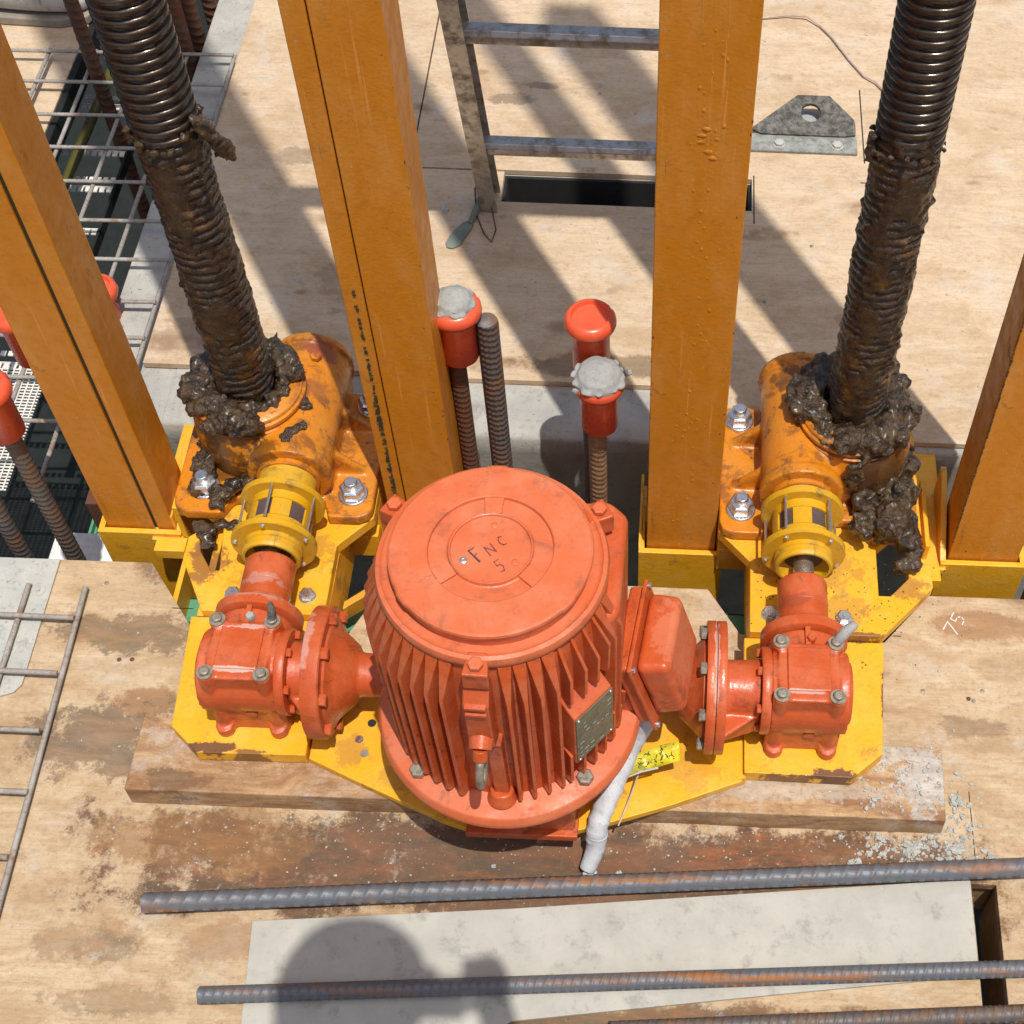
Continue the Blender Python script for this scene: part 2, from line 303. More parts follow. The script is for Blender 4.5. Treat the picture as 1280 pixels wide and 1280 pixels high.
# ------------------------------------------------------------------ mesh helpers
def frame(axis):
    a = Vector(axis).normalized()
    u = a.orthogonal().normalized(); return a, u, a.cross(u)
class MB:
    def __init__(s): s.bm = bmesh.new()
    def box(s, x0, x1, y0, y1, z0, z1, M=None):
        vs = [s.bm.verts.new((x, y, z)) for z in (z0, z1) for y in (y0, y1) for x in (x0, x1)]
        for f in ((0, 2, 3, 1), (4, 5, 7, 6), (0, 1, 5, 4), (2, 6, 7, 3), (0, 4, 6, 2), (1, 3, 7, 5)):
            s.bm.faces.new([vs[i] for i in f])
        if M is not None:
            for v in vs: v.co = M @ v.co
        return s
    def lathe(s, prof, o=(0, 0, 0), axis=(0, 0, 1), n=32, cap=True, n_=0, fn=None):
        a, u, v = frame(axis); o = Vector(o); rings = []
        if tuple(axis) == (0, 0, 1): u, v = Vector((1, 0, 0)), Vector((0, 1, 0))
        for r, h in prof:
            rings.append([s.bm.verts.new(o + a * h + (u * math.cos(2 * PI * k / n) + v * math.sin(2 * PI * k / n)) * max(r, 1e-5) * (fn(r, h, 2 * PI * k / n) if fn else 1)) for k in range(n)])
        for A, B in zip(rings, rings[1:]):
            for k in range(n): s.bm.faces.new((A[k], A[(k + 1) % n], B[(k + 1) % n], B[k]))
        if cap:
            s.bm.faces.new(rings[0][::-1]); s.bm.faces.new(rings[-1])
        return s
    def cyl(s, p0, p1, r, r1=None, n=20):
        d = Vector(p1) - Vector(p0)
        return s.lathe([(r, 0), (r if r1 is None else r1, d.length)], p0, d, n)
    def prism(s, poly, z0, z1):
        A = [s.bm.verts.new((x, y, z0)) for x, y in poly]; B = [s.bm.verts.new((x, y, z1)) for x, y in poly]
        n = len(poly)
        s.bm.faces.new(A[::-1]); s.bm.faces.new(B)
        for k in range(n): s.bm.faces.new((A[k], A[(k + 1) % n], B[(k + 1) % n], B[k]))
        return s
    def prism_axis(s, poly, o, ax, ua, va, h0, h1):
        ax, ua, va, o = Vector(ax), Vector(ua), Vector(va), Vector(o)
        A = [s.bm.verts.new(o + ua * x + va * y + ax * h0) for x, y in poly]; B = [s.bm.verts.new(o + ua * x + va * y + ax * h1) for x, y in poly]
        n = len(poly)
        s.bm.faces.new(A[::-1]); s.bm.faces.new(B)
        for k in range(n): s.bm.faces.new((A[k], A[(k + 1) % n], B[(k + 1) % n], B[k]))
        return s
    def tube(s, pts, r, n=10, closed=False, rs=None):
        pts = [Vector(p) for p in pts]; rings = []; N = len(pts)
        up = None
        for i, p in enumerate(pts):
            a = pts[(i + 1) % N] - pts[i - 1] if (closed or 0 < i < N - 1) else (pts[1] - pts[0] if i == 0 else pts[-1] - pts[-2])
            a.normalize()
            if up is None: up = a.orthogonal().normalized()
            up = (up - a * up.dot(a)).normalized(); v = a.cross(up)
            rr = rs[i] if rs else r
            rings.append([s.bm.verts.new(p + (up * math.cos(2 * PI * k / n) + v * math.sin(2 * PI * k / n)) * rr) for k in range(n)])
        it = list(zip(rings, rings[1:])) + ([(rings[-1], rings[0])] if closed else [])
        for A, B in it:
            for k in range(n): s.bm.faces.new((A[k], A[(k + 1) % n], B[(k + 1) % n], B[k]))
        if not closed: s.bm.faces.new(rings[0][::-1]); s.bm.faces.new(rings[-1])
        return s
    def ball(s, c, r, sub=2, amp=0., fr=20, sq=(1, 1, 1), seed=0):
        res = bmesh.ops.create_icosphere(s.bm, subdivisions=sub, radius=1)
        c = Vector(c)
        for v in res['verts']:
            d = v.co.normalized()
            k = r * (1 + amp * noise.noise(d * 1.7 + Vector((seed, seed * .7, 3)) + c * fr))
            v.co = Vector((d.x * k * sq[0], d.y * k * sq[1], d.z * k * sq[2])) + c
        return s
    def hexbolt(s, p, axis=(0, 0, 1), r=.014, h=.012, washer=True, shank=0.0, nut=False):
        a, u, v = frame(axis); p = Vector(p)
        if washer: s.lathe([(r * 1.30, 0), (r * 1.30, h * .16), (r * 1.22, h * .24)], p, axis, 20); p = p + a * h * .24
        s.lathe([(r * 1.08, 0), (r * 1.12, h * .1), (r * 1.12, h * .85), (r * .93, h)], p, axis, 6)
        if nut: s.lathe([(r * .60, 0), (r * .60, h * .55), (r * .5, h * .68)], p + a * h, axis, 14)
        if shank: s.cyl(p + a * h, p + a * (h + shank), r * .55, n=12)
        return s

def mk(name, bm, mat, parent=None, bevel=0., seg=2, ang=35, remesh=0., smooth=0, sub=0):
    if isinstance(bm, MB): bm = bm.bm
    bmesh.ops.recalc_face_normals(bm, faces=bm.faces)
    if parent is not None:
        loc = Vector(parent.get('_w', (0, 0, 0)))
        for v in bm.verts: v.co -= loc
    for f in bm.faces: f.smooth = True
    if not remesh:
        for e in bm.edges:
            if len(e.link_faces) == 2 and e.calc_face_angle(0) > R_(ang): e.smooth = False
    me = bpy.data.meshes.new(name); bm.to_mesh(me); bm.free()
    me.materials.append(MT[mat] if isinstance(mat, str) else mat)
    o = bpy.data.objects.new(name, me); sc.collection.objects.link(o)
    if parent is not None: o.parent = parent
    if remesh:
        md = o.modifiers.new('remesh', 'REMESH'); md.mode = 'VOXEL'; md.voxel_size = remesh; md.use_smooth_shade = True
        if smooth: md = o.modifiers.new('smooth', 'SMOOTH'); md.iterations = smooth; md.factor = .5
    elif bevel:
        md = o.modifiers.new('bevel', 'BEVEL'); md.width = bevel; md.segments = seg; md.limit_method = 'ANGLE'; md.angle_limit = R_(32); md.harden_normals = True
    return o
def tag(o, label=None, cat=None, group=None, kind=None):
    if label: o['label'] = label
    if cat: o['category'] = cat
    if group: o['group'] = group
    if kind: o['kind'] = kind
    return o
def thing(name, label, cat, loc=(0, 0, 0), group=None):
    o = bpy.data.objects.new(name, None); sc.collection.objects.link(o); o.location = loc; o['_w'] = tuple(loc)
    o.empty_display_size = .05
    return tag(o, label, cat, group)
def sub_of(part):      # sub-parts of a mesh part: geometry given in world coordinates
    p = part.parent
    part['_w'] = tuple(Vector(p.get('_w', (0, 0, 0)))) if p else (0, 0, 0)
    return part
def wnoise(p, f): return noise.noise(Vector(p) * f)

# ------------------------------------------------------------------ ground, slabs and decks
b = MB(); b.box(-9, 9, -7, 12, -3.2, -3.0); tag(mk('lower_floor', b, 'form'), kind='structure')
# rear concrete slab with rough front lip
bm = bmesh.new(); nx = 150
xs = [-.905 + (2.6 + .905) * i / nx for i in range(nx + 1)]
rows = []
for (y, z, amp) in ((2.2375, -.7, 0), (2.2375, 0, 0), (1.80, 0, 0), (1.70, 0, .002), (1.655, -.001, .006), (1.648, -.008, .005), (1.65, -.05, .002), (1.655, -.7, 0)):
    rows.append([bm.verts.new((x, y + amp * 1.6 * noise.noise(Vector((x * 14, y * 3, z * 20))), z + amp * .6 * noise.noise(Vector((x * 22, 5, z))))) for x in xs])
for A, B in zip(rows, rows[1:]):
    for k in range(nx): bm.faces.new((A[k], A[k + 1], B[k + 1], B[k]))
slab = mk('rear_slab', bm, 'concrete', ang=60); tag(slab, kind='structure')
b = MB(); b.box(-.905, 2.6, 2.3285, 9, -.7, 0); b.box(-.905, -.3520, 2.2376, 2.3284, -.7, 0); b.box(.1546, 2.6, 2.2376, 2.3284, -.7, 0); mk('slab_bay', b, 'concrete', slab)
b = MB(); b.box(-.3517, .1543, 2.3215, 2.3283, -.7, -.0006); b.box(-.3519, -.346, 2.2378, 2.3213, -.7, -.0006); b.box(.1483, .1544, 2.2378, 2.3213, -.7, -.0006); mk('slot_shade_sheet', b, 'dark', slab)  # black sheets added on the slot walls to paint in its deep shade
b = MB(); b.box(-.9045, -.896, 1.66, 9, -.7, -.0005); b.box(-1.055, -.9045, 1.612, 9, -.26, -.001)
tag(mk('concrete_kerb', b, 'concrete', bevel=.004), kind='structure')
# rear plywood sheets, each its own board of the deck
b = MB(); b.box(-.965, -.5475, 1.775, 9, .0015, .0145); rd = mk('rear_deck', b, 'ply_rear', bevel=.001); tag(rd, kind='structure')
b = MB(); b.prism([(-.5445, 1.768), (.09, 1.768), (.09, 1.659), (3, 1.659), (3, 9), (-.5445, 9), (-.5445, 2.3300), (.155, 2.3300), (.155, 2.2365), (-.5445, 2.2365)], .0015, .0142); mk('plywood_sheet', b, 'ply_rear', rd, bevel=.001)
b = MB(); b.box(-.5430, -.352, 2.2385, 2.3280, .0015, .0118); mk('plywood_sheet', b, 'ply_rear', rd, bevel=.001)
# front plywood deck with notches round the jacks and a slot at the lower right
edge = [(-1.6, 1.346), (-.853, 1.350), (-.751, 1.215), (-.510, 1.215), (-.452, 1.342), (.080, 1.340), (.134, 1.255), (.370, 1.250), (.449, 1.344), (2.2, 1.3475)]
b = MB(); b.prism([(-1.6, -2.5), (.4765, -2.5), (.4765, .8425), (.513, .8425), (.513, -2.5), (2.2, -2.5)] + edge[::-1], -.0195, 0)
fd = mk('front_deck', b, 'ply_front', bevel=.001); tag(fd, kind='structure')
# joists under the front deck
for x0, x1 in ((.5135, .56), (.43, .4765)):
    b = MB(); b.box(x0, x1, -2.5, .8425, -.14, -.0197); mk('joist', b, 'ply_edge', fd, bevel=.002)
for y0, y1 in ((1.13, 1.18), (.85, .9)):
    b = MB(); b.box(-1.6, 2.2, y0, y1, -.12, -.0197); mk('joist', b, 'ply_edge', fd, bevel=.002)
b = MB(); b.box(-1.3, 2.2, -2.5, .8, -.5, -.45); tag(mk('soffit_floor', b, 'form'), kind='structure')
# galvanised plate at the left edge of the deck
bm = MB(); bm.prism([(-1.4, 1.345), (-1.005, 1.347), (-1.0025, 1.11), (-1.012, 1.095), (-1.03, 1.088), (-1.4, 1.088)], .0005, .0045)
pl = thing('metal_plate', 'flat grey cement dusted metal plate at the left deck edge under the rebar mesh', 'plate', (-1.1, 1.2, 0))
mk('plate', bm, 'galv_plate', pl, bevel=.001)
b = MB(); b.lathe([(.012, 0), (.012, .001), (.009, .002)], (-1.025, 1.285, .0046)); b.hexbolt((-1.025, 1.285, .006), r=.004, h=.003, washer=False); mk('screw', b, 'galv_plate', pl)

# pale grey panel lying on the deck
gp = MB(); gp.prism([(-.5425, .45), (-.567, .742), (-.2, .775), (.474, .847), (.474, .704), (.2, .668), (-.1824, .6147), (-.45, .45)], .0008, .0065)
tag(mk('grey_panel', gp, 'panel', bevel=.001), 'pale grey flat panel lying on the deck beneath the loose reinforcing bars', 'panel')

# timber under the yellow frame
b = MB(); nx = 60
prof = [(.918, 0), (.920, .046), (1.040, .0475), (1.042, 0)]
rows = []
for i in range(nx + 1):
    x = -.784 + (1.222) * i / nx
    rows.append([b.bm.verts.new((x + .004 * wnoise((k, .1, i * .0), 3), y + .0016 * wnoise((x, k, 0), 9), z + (.0012 * wnoise((x, k, 4), 12) if z > 0 else 0))) for k, (y, z) in enumerate(prof)])
for A, B in zip(rows, rows[1:]):
    for k in range(4): b.bm.faces.new((A[k], A[(k + 1) % 4], B[(k + 1) % 4], B[k]))
b.bm.faces.new(rows[0]); b.bm.faces.new(rows[-1][::-1])
tag(mk('timber_block', b, 'timber', bevel=.003), 'long rough brown timber laid under the front of the yellow frame', 'timber')

# ------------------------------------------------------------------ left slot: framing, lower scaffold bits
b = MB(); b.box(-1.56, -1.322, 2.30, 7, -.03, 0.0); tag(mk('left_walkway', b, 'ply_rear', bevel=.002), kind='structure')
b = MB(); b.box(-1.321, -1.306, 1.9, 7, -.06, -.002); tag(mk('slot_edge_beam', b, 'form', bevel=.003), kind='structure')
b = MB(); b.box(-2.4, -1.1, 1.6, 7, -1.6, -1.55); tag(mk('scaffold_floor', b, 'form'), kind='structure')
wk = thing('scaffold_plank', 'pale perforated walkway grating seen down through the slot', 'walkway', (-1.33, 2.4, -.16))
for k, y in enumerate((2.86, 2.70, 2.545, 2.43, 2.30, 2.18, 2.04, 1.92)):
    b = MB()
    for j in range(15):
        x = -1.455 + j * .0155
        b.box(x, x + .0105, y - .026, y - .012, -.162, -.159)
        if k % 2: b.box(x, x + .0105, y + .008, y + .020, -.162, -.159)
    b.box(-1.46, -1.225, y - .0115, y - .0095, -.166, -.158)
    mk('grating_panel', b, 'walk', wk)
b = MB(); b.box(-1.466, -1.4605, 1.85, 2.9, -.18, -.155); b.box(-1.2245, -1.219, 1.85, 2.9, -.18, -.155); mk('side_rail', b, 'form', wk)
b = MB()
for k in range(40):
    b.box(-1.46, -1.225, 1.60 + k * .0075, 1.603 + k * .0075, -.162, -.160)
for k in range(20): b.box(-1.46 + k * .012, -1.4575 + k * .012, 1.60, 1.90, -.1597, -.158)
mk('fine_grating', b, 'walk', wk)
b = MB(); b.cyl((-1.305, 2.02, -.10), (-1.285, 3.0, -.10), .011)
tag(mk('scaffold_tube', b, 'olive'), 'olive yellow scaffold tube running down the slot under the mesh', 'tube')
gc = thing('green_channel', 'green perforated steel channel below the slot at the left', 'channel', (-1.12, 1.8, -.4))
b = MB(); b.box(-1.150, -1.075, 1.55, 2.15, -.41, -.402); b.box(-1.156, -1.1503, 1.55, 2.15, -.46, -.39); b.box(-1.0747, -1.068, 1.55, 2.15, -.46, -.39); mk('channel', b, 'green', gc, bevel=.001)
for y in (1.64, 1.77, 1.90, 2.03):
    b = MB(); b.cyl((-1.108, y, -.4015), (-1.108, y, -.399), .010, n=14); mk('hole', b, 'dark', gc)
    b = MB(); b.box(-1.149, -1.076, y + .06, y + .068, -.402, -.398); mk('rib', b, 'green', gc)
b = MB(); b.box(-1.20, -1.02, 1.42, 1.64, -.36, -.352); b.box(-1.12, -1.0, 1.3, 1.5, -.372, -.366)
tag(mk('white_sheet', b, 'white_sheet', bevel=.002), 'bright white sheet lying below the deck edge at the left', 'sheet')
b = MB(); b.box(-1.02, -.975, 1.50, 1.62, -.30, -.05, Matrix.Rotation(0, 4, 'Z')); tag(mk('rusty_bracket', b, 'rebar_rust', bevel=.002), 'rusty brown steel block beside the green channel', 'bracket')
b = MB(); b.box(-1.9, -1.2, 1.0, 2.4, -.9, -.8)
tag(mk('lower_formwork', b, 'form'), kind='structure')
# green steel under the deck notches
b = MB()
b.box(-.84, -.46, 1.275, 1.335, -.09, -.082); b.box(-.84, -.46, 1.275, 1.281, -.18, -.082); b.box(-.84, -.46, 1.329, 1.335, -.18, -.082)
tag(mk('green_beam', b, 'green', bevel=.002), 'green steel beam just visible under the left jack notch', 'beam', 'green beams under the deck')
b = MB()
b.box(.09, .47, 1.275, 1.345, -.09, -.082); b.box(.09, .47, 1.275, 1.281, -.18, -.082); b.box(.09, .47, 1.339, 1.345, -.18, -.082)
tag(mk('green_beam', b, 'green', bevel=.002), 'green steel beam just visible under the right jack notch', 'beam', 'green beams under the deck')

# ------------------------------------------------------------------ reinforcing bars
def ribbed(mb, p0, p1, r, pitch=None, h=None, n=20, skew=.34, per=8):
    p0, p1 = Vector(p0), Vector(p1); d = p1 - p0; L = d.length; a = d.normalized()
    u = a.cross(Vector((0, 0, 1))).normalized() if abs(a.z) < .9 else Vector((1, 0, 0))
    v = a.cross(u)
    pitch = pitch or r * 1.25; h = h or r * .24
    N = max(4, int(L / pitch * per)); prev = None
    for i in range(N + 1):
        sl_ = L * i / N; ring = []
        for k in range(n):
            t = 2 * PI * k / n
            half = 0 if math.sin(t) > 0 else .5
            ph = (sl_ / pitch + skew * math.cos(t) * (1 if half else -1) * .9 + half) % 1.0
            rb = max(0, 1 - abs(ph - .5) / .17) * min(1, abs(math.sin(t)) * 1.6)
            lg = max(0, 1 - abs(math.sin(t)) * 5)
            ring.append(mb.bm.verts.new(p0 + a * sl_ + (u * math.cos(t) + v * math.sin(t)) * (r + h * max(rb, lg * .9))))
        if prev:
            for k in range(n): mb.bm.faces.new((prev[k], prev[(k + 1) % n], ring[(k + 1) % n], ring[k]))
        else: mb.bm.faces.new(ring[::-1])
        prev = ring
    mb.bm.faces.new(prev); return mb
def rebar(p0, p1, r, m, label, group, name='reinforcing_bar', pitch=None):
    if group == gs: pitch = .0125; r *= .93
    b = ribbed(MB(), p0, p1, r, pitch, r * .15 if group == gs else None, n=14 if group == gs else 20); return tag(mk(name, b, m, ang=80), label, 'rebar', group)
gl = 'loose bars lying on the front deck'; gs = 'starter bars rising between slab and deck'
rebar((-.722, .755, .026), (.80, .882, .024), .0125, 'rebar', 'thick grey ribbed bar lying just in front of the motor, topmost of the loose bars', gl, pitch=.0215)
rebar((-.617, .629, .020), (.80, .731, .020), .0105, 'rebar', 'loose ribbed bar crossing the middle of the pale grey panel', gl, pitch=.013)
rebar((-.045, .604, .018), (.80, .671, .018), .0105, 'rebar_brown', 'loose ribbed bar along the bottom edge of the photo, rear of the touching pair', gl, pitch=.013)
rebar((-.045, .578, .018), (.80, .645, .018), .0105, 'rebar', 'loose ribbed bar along the bottom edge of the photo, front of the touching pair', gl, pitch=.013)
for i, (x, y) in enumerate(((-.60, .70), (.30, .78))):
    pass
gs = 'starter bars rising between slab and deck'
rebar((-.325, 1.50, -.9), (-.325, 1.50, .47), .0135, 'rebar_rust', 'dark rusty starter bar under the cement topped red cap beside the left tall beam', gs)
rebar((-.272, 1.50, -.9), (-.272, 1.50, .465), .0165, 'rebar_brown', 'uncapped thick starter bar with bare cut end', gs, pitch=.017)
rebar((-.124, 1.55, -.9), (-.124, 1.55, .40), .0145, 'rebar_brown', 'starter bar hidden under the open glossy red cap', gs)
rebar((-.110, 1.48, -.9), (-.110, 1.48, .33), .0140, 'rebar_tan', 'brown starter bar under the cement crusted red cap behind the motor', gs, pitch=.016)
rebar((-1.010, 1.55, -.9), (-1.010, 1.55, .34), .0135, 'rebar_rust', 'starter bar under the rear red cap at the left photo edge', gs)
rebar((-1.030, 1.42, -.9), (-1.030, 1.42, .32), .0145, 'rebar_brown', 'brown starter bar leaning past the white sheet at the left edge', gs, pitch=.0165)
rebar((-1.105, 1.40, -.9), (-1.105, 1.40, .10), .0145, 'rebar_brown', 'short starter bar furthest left beside the deck edge', gs, pitch=.0165)
rebar((-1.068, 1.90, -.9), (-1.068, 1.90, .0), .0135, 'rebar_rust', 'starter bar hidden behind the left beam under a red cap', gs)
rebar((.655, 1.43, -.9), (.655, 1.43, .10), .0135, 'rebar_brown', 'dark starter bar at the right photo edge beside the socket', gs)
ga = 'column bars standing in the slot at the top left'
rebar((-1.243, 2.56, -2), (-1.243, 2.56, .55), .0135, 'rebar_rust', 'reddish rusty column bar standing left of the left screw', ga, pitch=.02)
for i, (x, y, lb) in enumerate(((-1.078, 2.665, 'dark column bar just right of the left screw at the top edge'), (-1.082, 2.76, 'middle dark column bar of the cluster at the top edge'), (-1.072, 2.86, 'right dark column bar nearest the grey kerb at the top edge'), (-1.13, 2.74, 'dark column bar half hidden behind the left screw'))):
    rebar((x, y, -2), (x, y, .7), .015, 'rebar_rust', lb, ga, pitch=.02)

# red plastic caps
def cap(x, y, z, label, cement=0, closed=False, seed=1):
    t = thing('rebar_cap', label, 'cap', (x, y, z - .13), 'red mushroom caps on the starter bars')
    b = MB(); b.lathe([(.0275, 0), (.0292, .002), (.0300, .085), (.032, .090), (.0385, .092), (.0405, .098), (.0395, .106), (.035, .1125), (.0295, .1135), (.0275, .107), (.0, .103)], (x, y, z - .12), n=40, fn=lambda r, h, a: (1 + .012 * math.sin(9 * a + seed) * (h < .085)) * (.955 if (h > .088 and r > .03 and abs(math.sin((a - .6) * .5)) < .06) else 1))
    mk('cap_body', b, 'cap', t, ang=60)
    b = MB(); b.lathe([(.0185, -.0005), (.0185, .02)], (x, y, z - .1205), n=20); mk('cap_socket', b, 'dark', t)
    if cement:
        R0 = .029 if cement == 1 else .0375
        b = MB()
        def cf(r, h, a): return 1 + .10 * noise.noise(Vector((math.cos(a) * 2, math.sin(a) * 2, z * 30)))
        b.lathe([(R0 * .92, 0), (R0, .006), (R0 * .98, .013), (R0 * .84, .022), (R0 * .5, .029), (0, .031)], (x, y, z - .0165), n=40, fn=cf)
        for i in range(60):
            a = random.uniform(0, 2 * PI); q = R0 * .98 * math.sqrt(random.random())
            b.ball((x + q * math.cos(a), y + q * math.sin(a), z + .010 - .018 * (q / R0) ** 2), random.uniform(.0035, .009), 2, .5, 60, (1, 1, .5), i)
        if cement == 2:
            for i in range(9): b.ball((x - .034 + i * .0075, y - .034 + .0035 * abs(4 - i), z - .016 - .010 * random.random()), .0065, 2, .5, 60, (1, .6, 1.3), i + 50)
        mk('cement_crust', b, 'cement', t, remesh=.0018, smooth=0)
    return t
cap(-.318, 1.50, .505, 'red cap topped with grey cement beside the left tall beam', 1)
cap(-.1225, 1.55, .437, 'open clean glossy red cap behind the cement crusted one', 0)
cap(-.106, 1.48, .375, 'red cap fully crusted with grey cement behind the motor', 2)
cap(-1.012, 1.55, .405, 'upper red cap cut by the left photo edge', 0)
cap(-1.032, 1.42, .372, 'lower red cap cut by the left photo edge', 0)
cap(-1.068, 1.90, .085, 'red cap peeking out behind the left beam', 0)

# ------------------------------------------------------------------ welded meshes
def mesh_panel(name, label, longs, crosses, zl, r, par_loc):
    t = thing(name, label, 'rebar mesh', par_loc)
    for (x0, y0, x1, y1) in longs:
        b = ribbed(MB(), (x0, y0, zl), (x1, y1, zl), r, r * 2.2, r * .22, 8, .4, 4); mk('long_bar', b, 'mesh', t, ang=80)
    for (x0, y0, x1, y1) in crosses:
        b = ribbed(MB(), (x0, y0, zl + 2 * r), (x1, y1, zl + 2 * r), r, r * 2.2, r * .22, 8, .4, 4); mk('cross_bar', b, 'mesh', t, ang=80)
    return t
mesh_panel('slot_mesh', 'rusty welded rebar mesh laid across the dark slot behind the left beam',
           [(x, 1.5 if x > -1.0 else 1.45, x + .004, 2.65) for x in (-.972, -1.074, -1.172, -1.272, -1.372)],
           [(-1.45, y, -.968, y + .012) for y in (1.61, 1.71, 1.81, 1.90, 2.01, 2.115, 2.225, 2.325, 2.425, 2.53, 2.63)], .022, .0038, (-1.2, 2, 0))
mesh_panel('deck_mesh', 'dusty welded rebar mesh lying on the front deck at the left edge',
           [(-.928, .60, -.946, 1.290), (-1.035, .60, -1.040, 1.292), (-1.14, .6, -1.143, 1.29)],
           [(-1.25, y, -.936 - .01 * (y > 1), y - .002) for y in (1.228, 1.126, 1.025, .923, .82, .715)], .011, .0040, (-1, 1, 0))

# ------------------------------------------------------------------ tall beams (two channels welded edge to edge)
def beam(x0, x1, seam, gap, label, bumps=False, y0=1.420, y1=1.512, grime=True):
    t = thing('steel_beam', label, 'beam', ((x0 + x1) / 2, (y0 + y1) / 2, 0), 'ochre box beams standing in the yellow sockets')
    T = .006; zt = 5.2; zb = -.05
    def chan(xa, xb, left):
        if left: poly = [(xa, y0), (xb, y0), (xb, y0 + T), (xa + T, y0 + T), (xa + T, y1 - T), (xb, y1 - T), (xb, y1), (xa, y1)]
        else: poly = [(xa, y0), (xb, y0), (xb, y1), (xa, y1), (xa, y1 - T), (xb - T, y1 - T), (xb - T, y0 + T), (xa, y0 + T)]
        b = MB(); b.prism(poly, zb, zt); return mk('channel_half', b, 'beam', t, bevel=.0022)
    if seam is None:
        for nm, (a0, a1, c0, c1) in (('front_plate', (x0, x1, y0, y0 + T)), ('rear_plate', (x0, x1, y1 - T, y1)), ('side_plate', (x0, x0 + T, y0 + T + .0003, y1 - T - .0003)), ('side_plate', (x1 - T, x1, y0 + T + .0003, y1 - T - .0003))):
            b = MB(); b.box(a0, a1, c0, c1, zb, zt); mk(nm, b, 'beam', t, bevel=.0018 if 'side' not in nm else 0)
    else:
        chan(x0, seam - gap / 2, True); chan(seam + gap / 2, x1, False)
        b = MB(); b.box(seam - .012, seam + .012, y0 + T, y0 + T + .002, zb, zt); mk('seam_weld', b, 'beam_seam', t)
    if bumps:
        b = MB(); xm = (x0 + x1) / 2
        for i in range(95):
            z = random.uniform(.08, 1.05); x = xm + random.gauss(.006, .012)
            b.ball((x, y0 + .0002, z), random.uniform(.0010, .0029), 1, .4, 50, (1, .4, 1.5), i)
        for z in (.905, .895, .885, .87, .86): b.ball((xm + .004 + .008 * math.sin(z * 90), y0, z), .0045, 2, .5, 50, (1.3, .25, .7), 5)
        mk('weld_spatter', b, 'beam', t)
    return t
beam(-.945, -.830, -.862, .006, 'ochre box beam leaning in at the left edge with a dark open seam')
b2 = beam(-.455, -.338, -.424, .0016, 'ochre box beam left of the motor with a thin seam and green grime')
b3 = beam(-.026, .090, None, 0, 'plain ochre box beam right of centre covering the ladder', True)
b4 = beam(.4875, .606, None, 0, 'ochre box beam cut off by the right photo edge')
for bo_, xe in ((b2, -.3392), (b2, -.3480), (b3, .0885), (b3, .0800), (b3, -.0250)):       # rust specks along the edges
    b = MB()
    for i in range(13):
        z = random.uniform(.05, 1.2) ; w_ = random.uniform(.0004, .0013)
        b.ball((xe + random.gauss(0, .0012), 1.4199, z), w_, 1, .8, 90, (1, .3, random.uniform(.8, 2.6)), i)
    mk('rust_specks', b, 'rebar_rust', bo_)['kind'] = 'stuff'
b = MB()      # grime and old green paint line on the second beam's left margin
for i in range(130):
    z = .12 + i * .0037 + random.uniform(-.001, .001); wd = random.uniform(.001, .0065) * (1 if z < .36 else .5)
    if random.random() < .2 + .25 * (z > .4): continue
    b.box(-.4375 - wd, -.4375 + random.uniform(.001, .003), 1.4186, 1.4199, z, z + random.uniform(.0015, .004))
mk('grime_line', b, 'beam_seam', b2)
for o_ in (b4,):
    b = MB()
    for i in range(120):
        z = .05 + i * .008; w_ = random.uniform(.0006, .003)
        b.box(.4863 , .4863 + w_, 1.4192, 1.4199, z, z + random.uniform(.003, .009))
    mk('grime_line', b, 'beam_seam', o_)

# ------------------------------------------------------------------ ladder
ld = thing('ladder', 'worn grey metal ladder standing in the deck slot, partly hidden by the ochre beam', 'ladder', (-.16, 2.27, 0))
lean = R_(-15); LX = -.371
def lad(x, s, dy=0): return Vector((x - .012 * s, 2.238 + s * math.sin(lean) + dy, s * math.cos(lean)))
for side, xo in ((0, LX + .0), (1, LX + .44)):
    b = MB()
    A = lad(xo, -.01); Bq = lad(xo, 3.0); d = (Bq - A).normalized()
    u = Vector((1, 0, 0)); u = (u - d * u.dot(d)).normalized(); v = d.cross(u)
    T = .0028; wv, fl = .030, .034
    poly = [(-fl / 2, -wv), (fl / 2, -wv), (fl / 2, -wv + T), (T / 2, -wv + T), (T / 2, wv - T), (fl / 2, wv - T), (fl / 2, wv), (-fl / 2, wv), (-fl / 2, wv - T), (-T / 2, wv - T), (-T / 2, -wv + T), (-fl / 2, -wv + T)]
    b.prism_axis(poly, A, d, u, v, 0, (Bq - A).length); mk('side_rail', b, 'alu', ld, bevel=.0008)
for k in range(9):
    s_ = .212 + .326 * k
    b = MB(); p0, p1 = lad(LX + .002, s_), lad(LX + .438, s_)
    poly = [(-.017, -.010), (.017, -.010), (.0185, -.004), (.0185, .006), (.012, .014), (-.012, .014), (-.0185, .006), (-.0185, -.004)]
    b.prism_axis(poly, p0, (1, 0, 0), (0, 1, 0), (0, 0, 1), 0, (p1 - p0).length); mk('rung', b, 'alu', ld, bevel=.0015)
b = MB(); b.tube([(-.40, 2.235, .05), (-.395, 2.19, .02), (-.375, 2.14, .018), (-.358, 2.118, .016), (-.352, 2.15, .02), (-.365, 2.2, .03), (-.37, 2.235, .05)], .0016, 6); mk('lashing_wire', b, 'rebar_rust', ld)
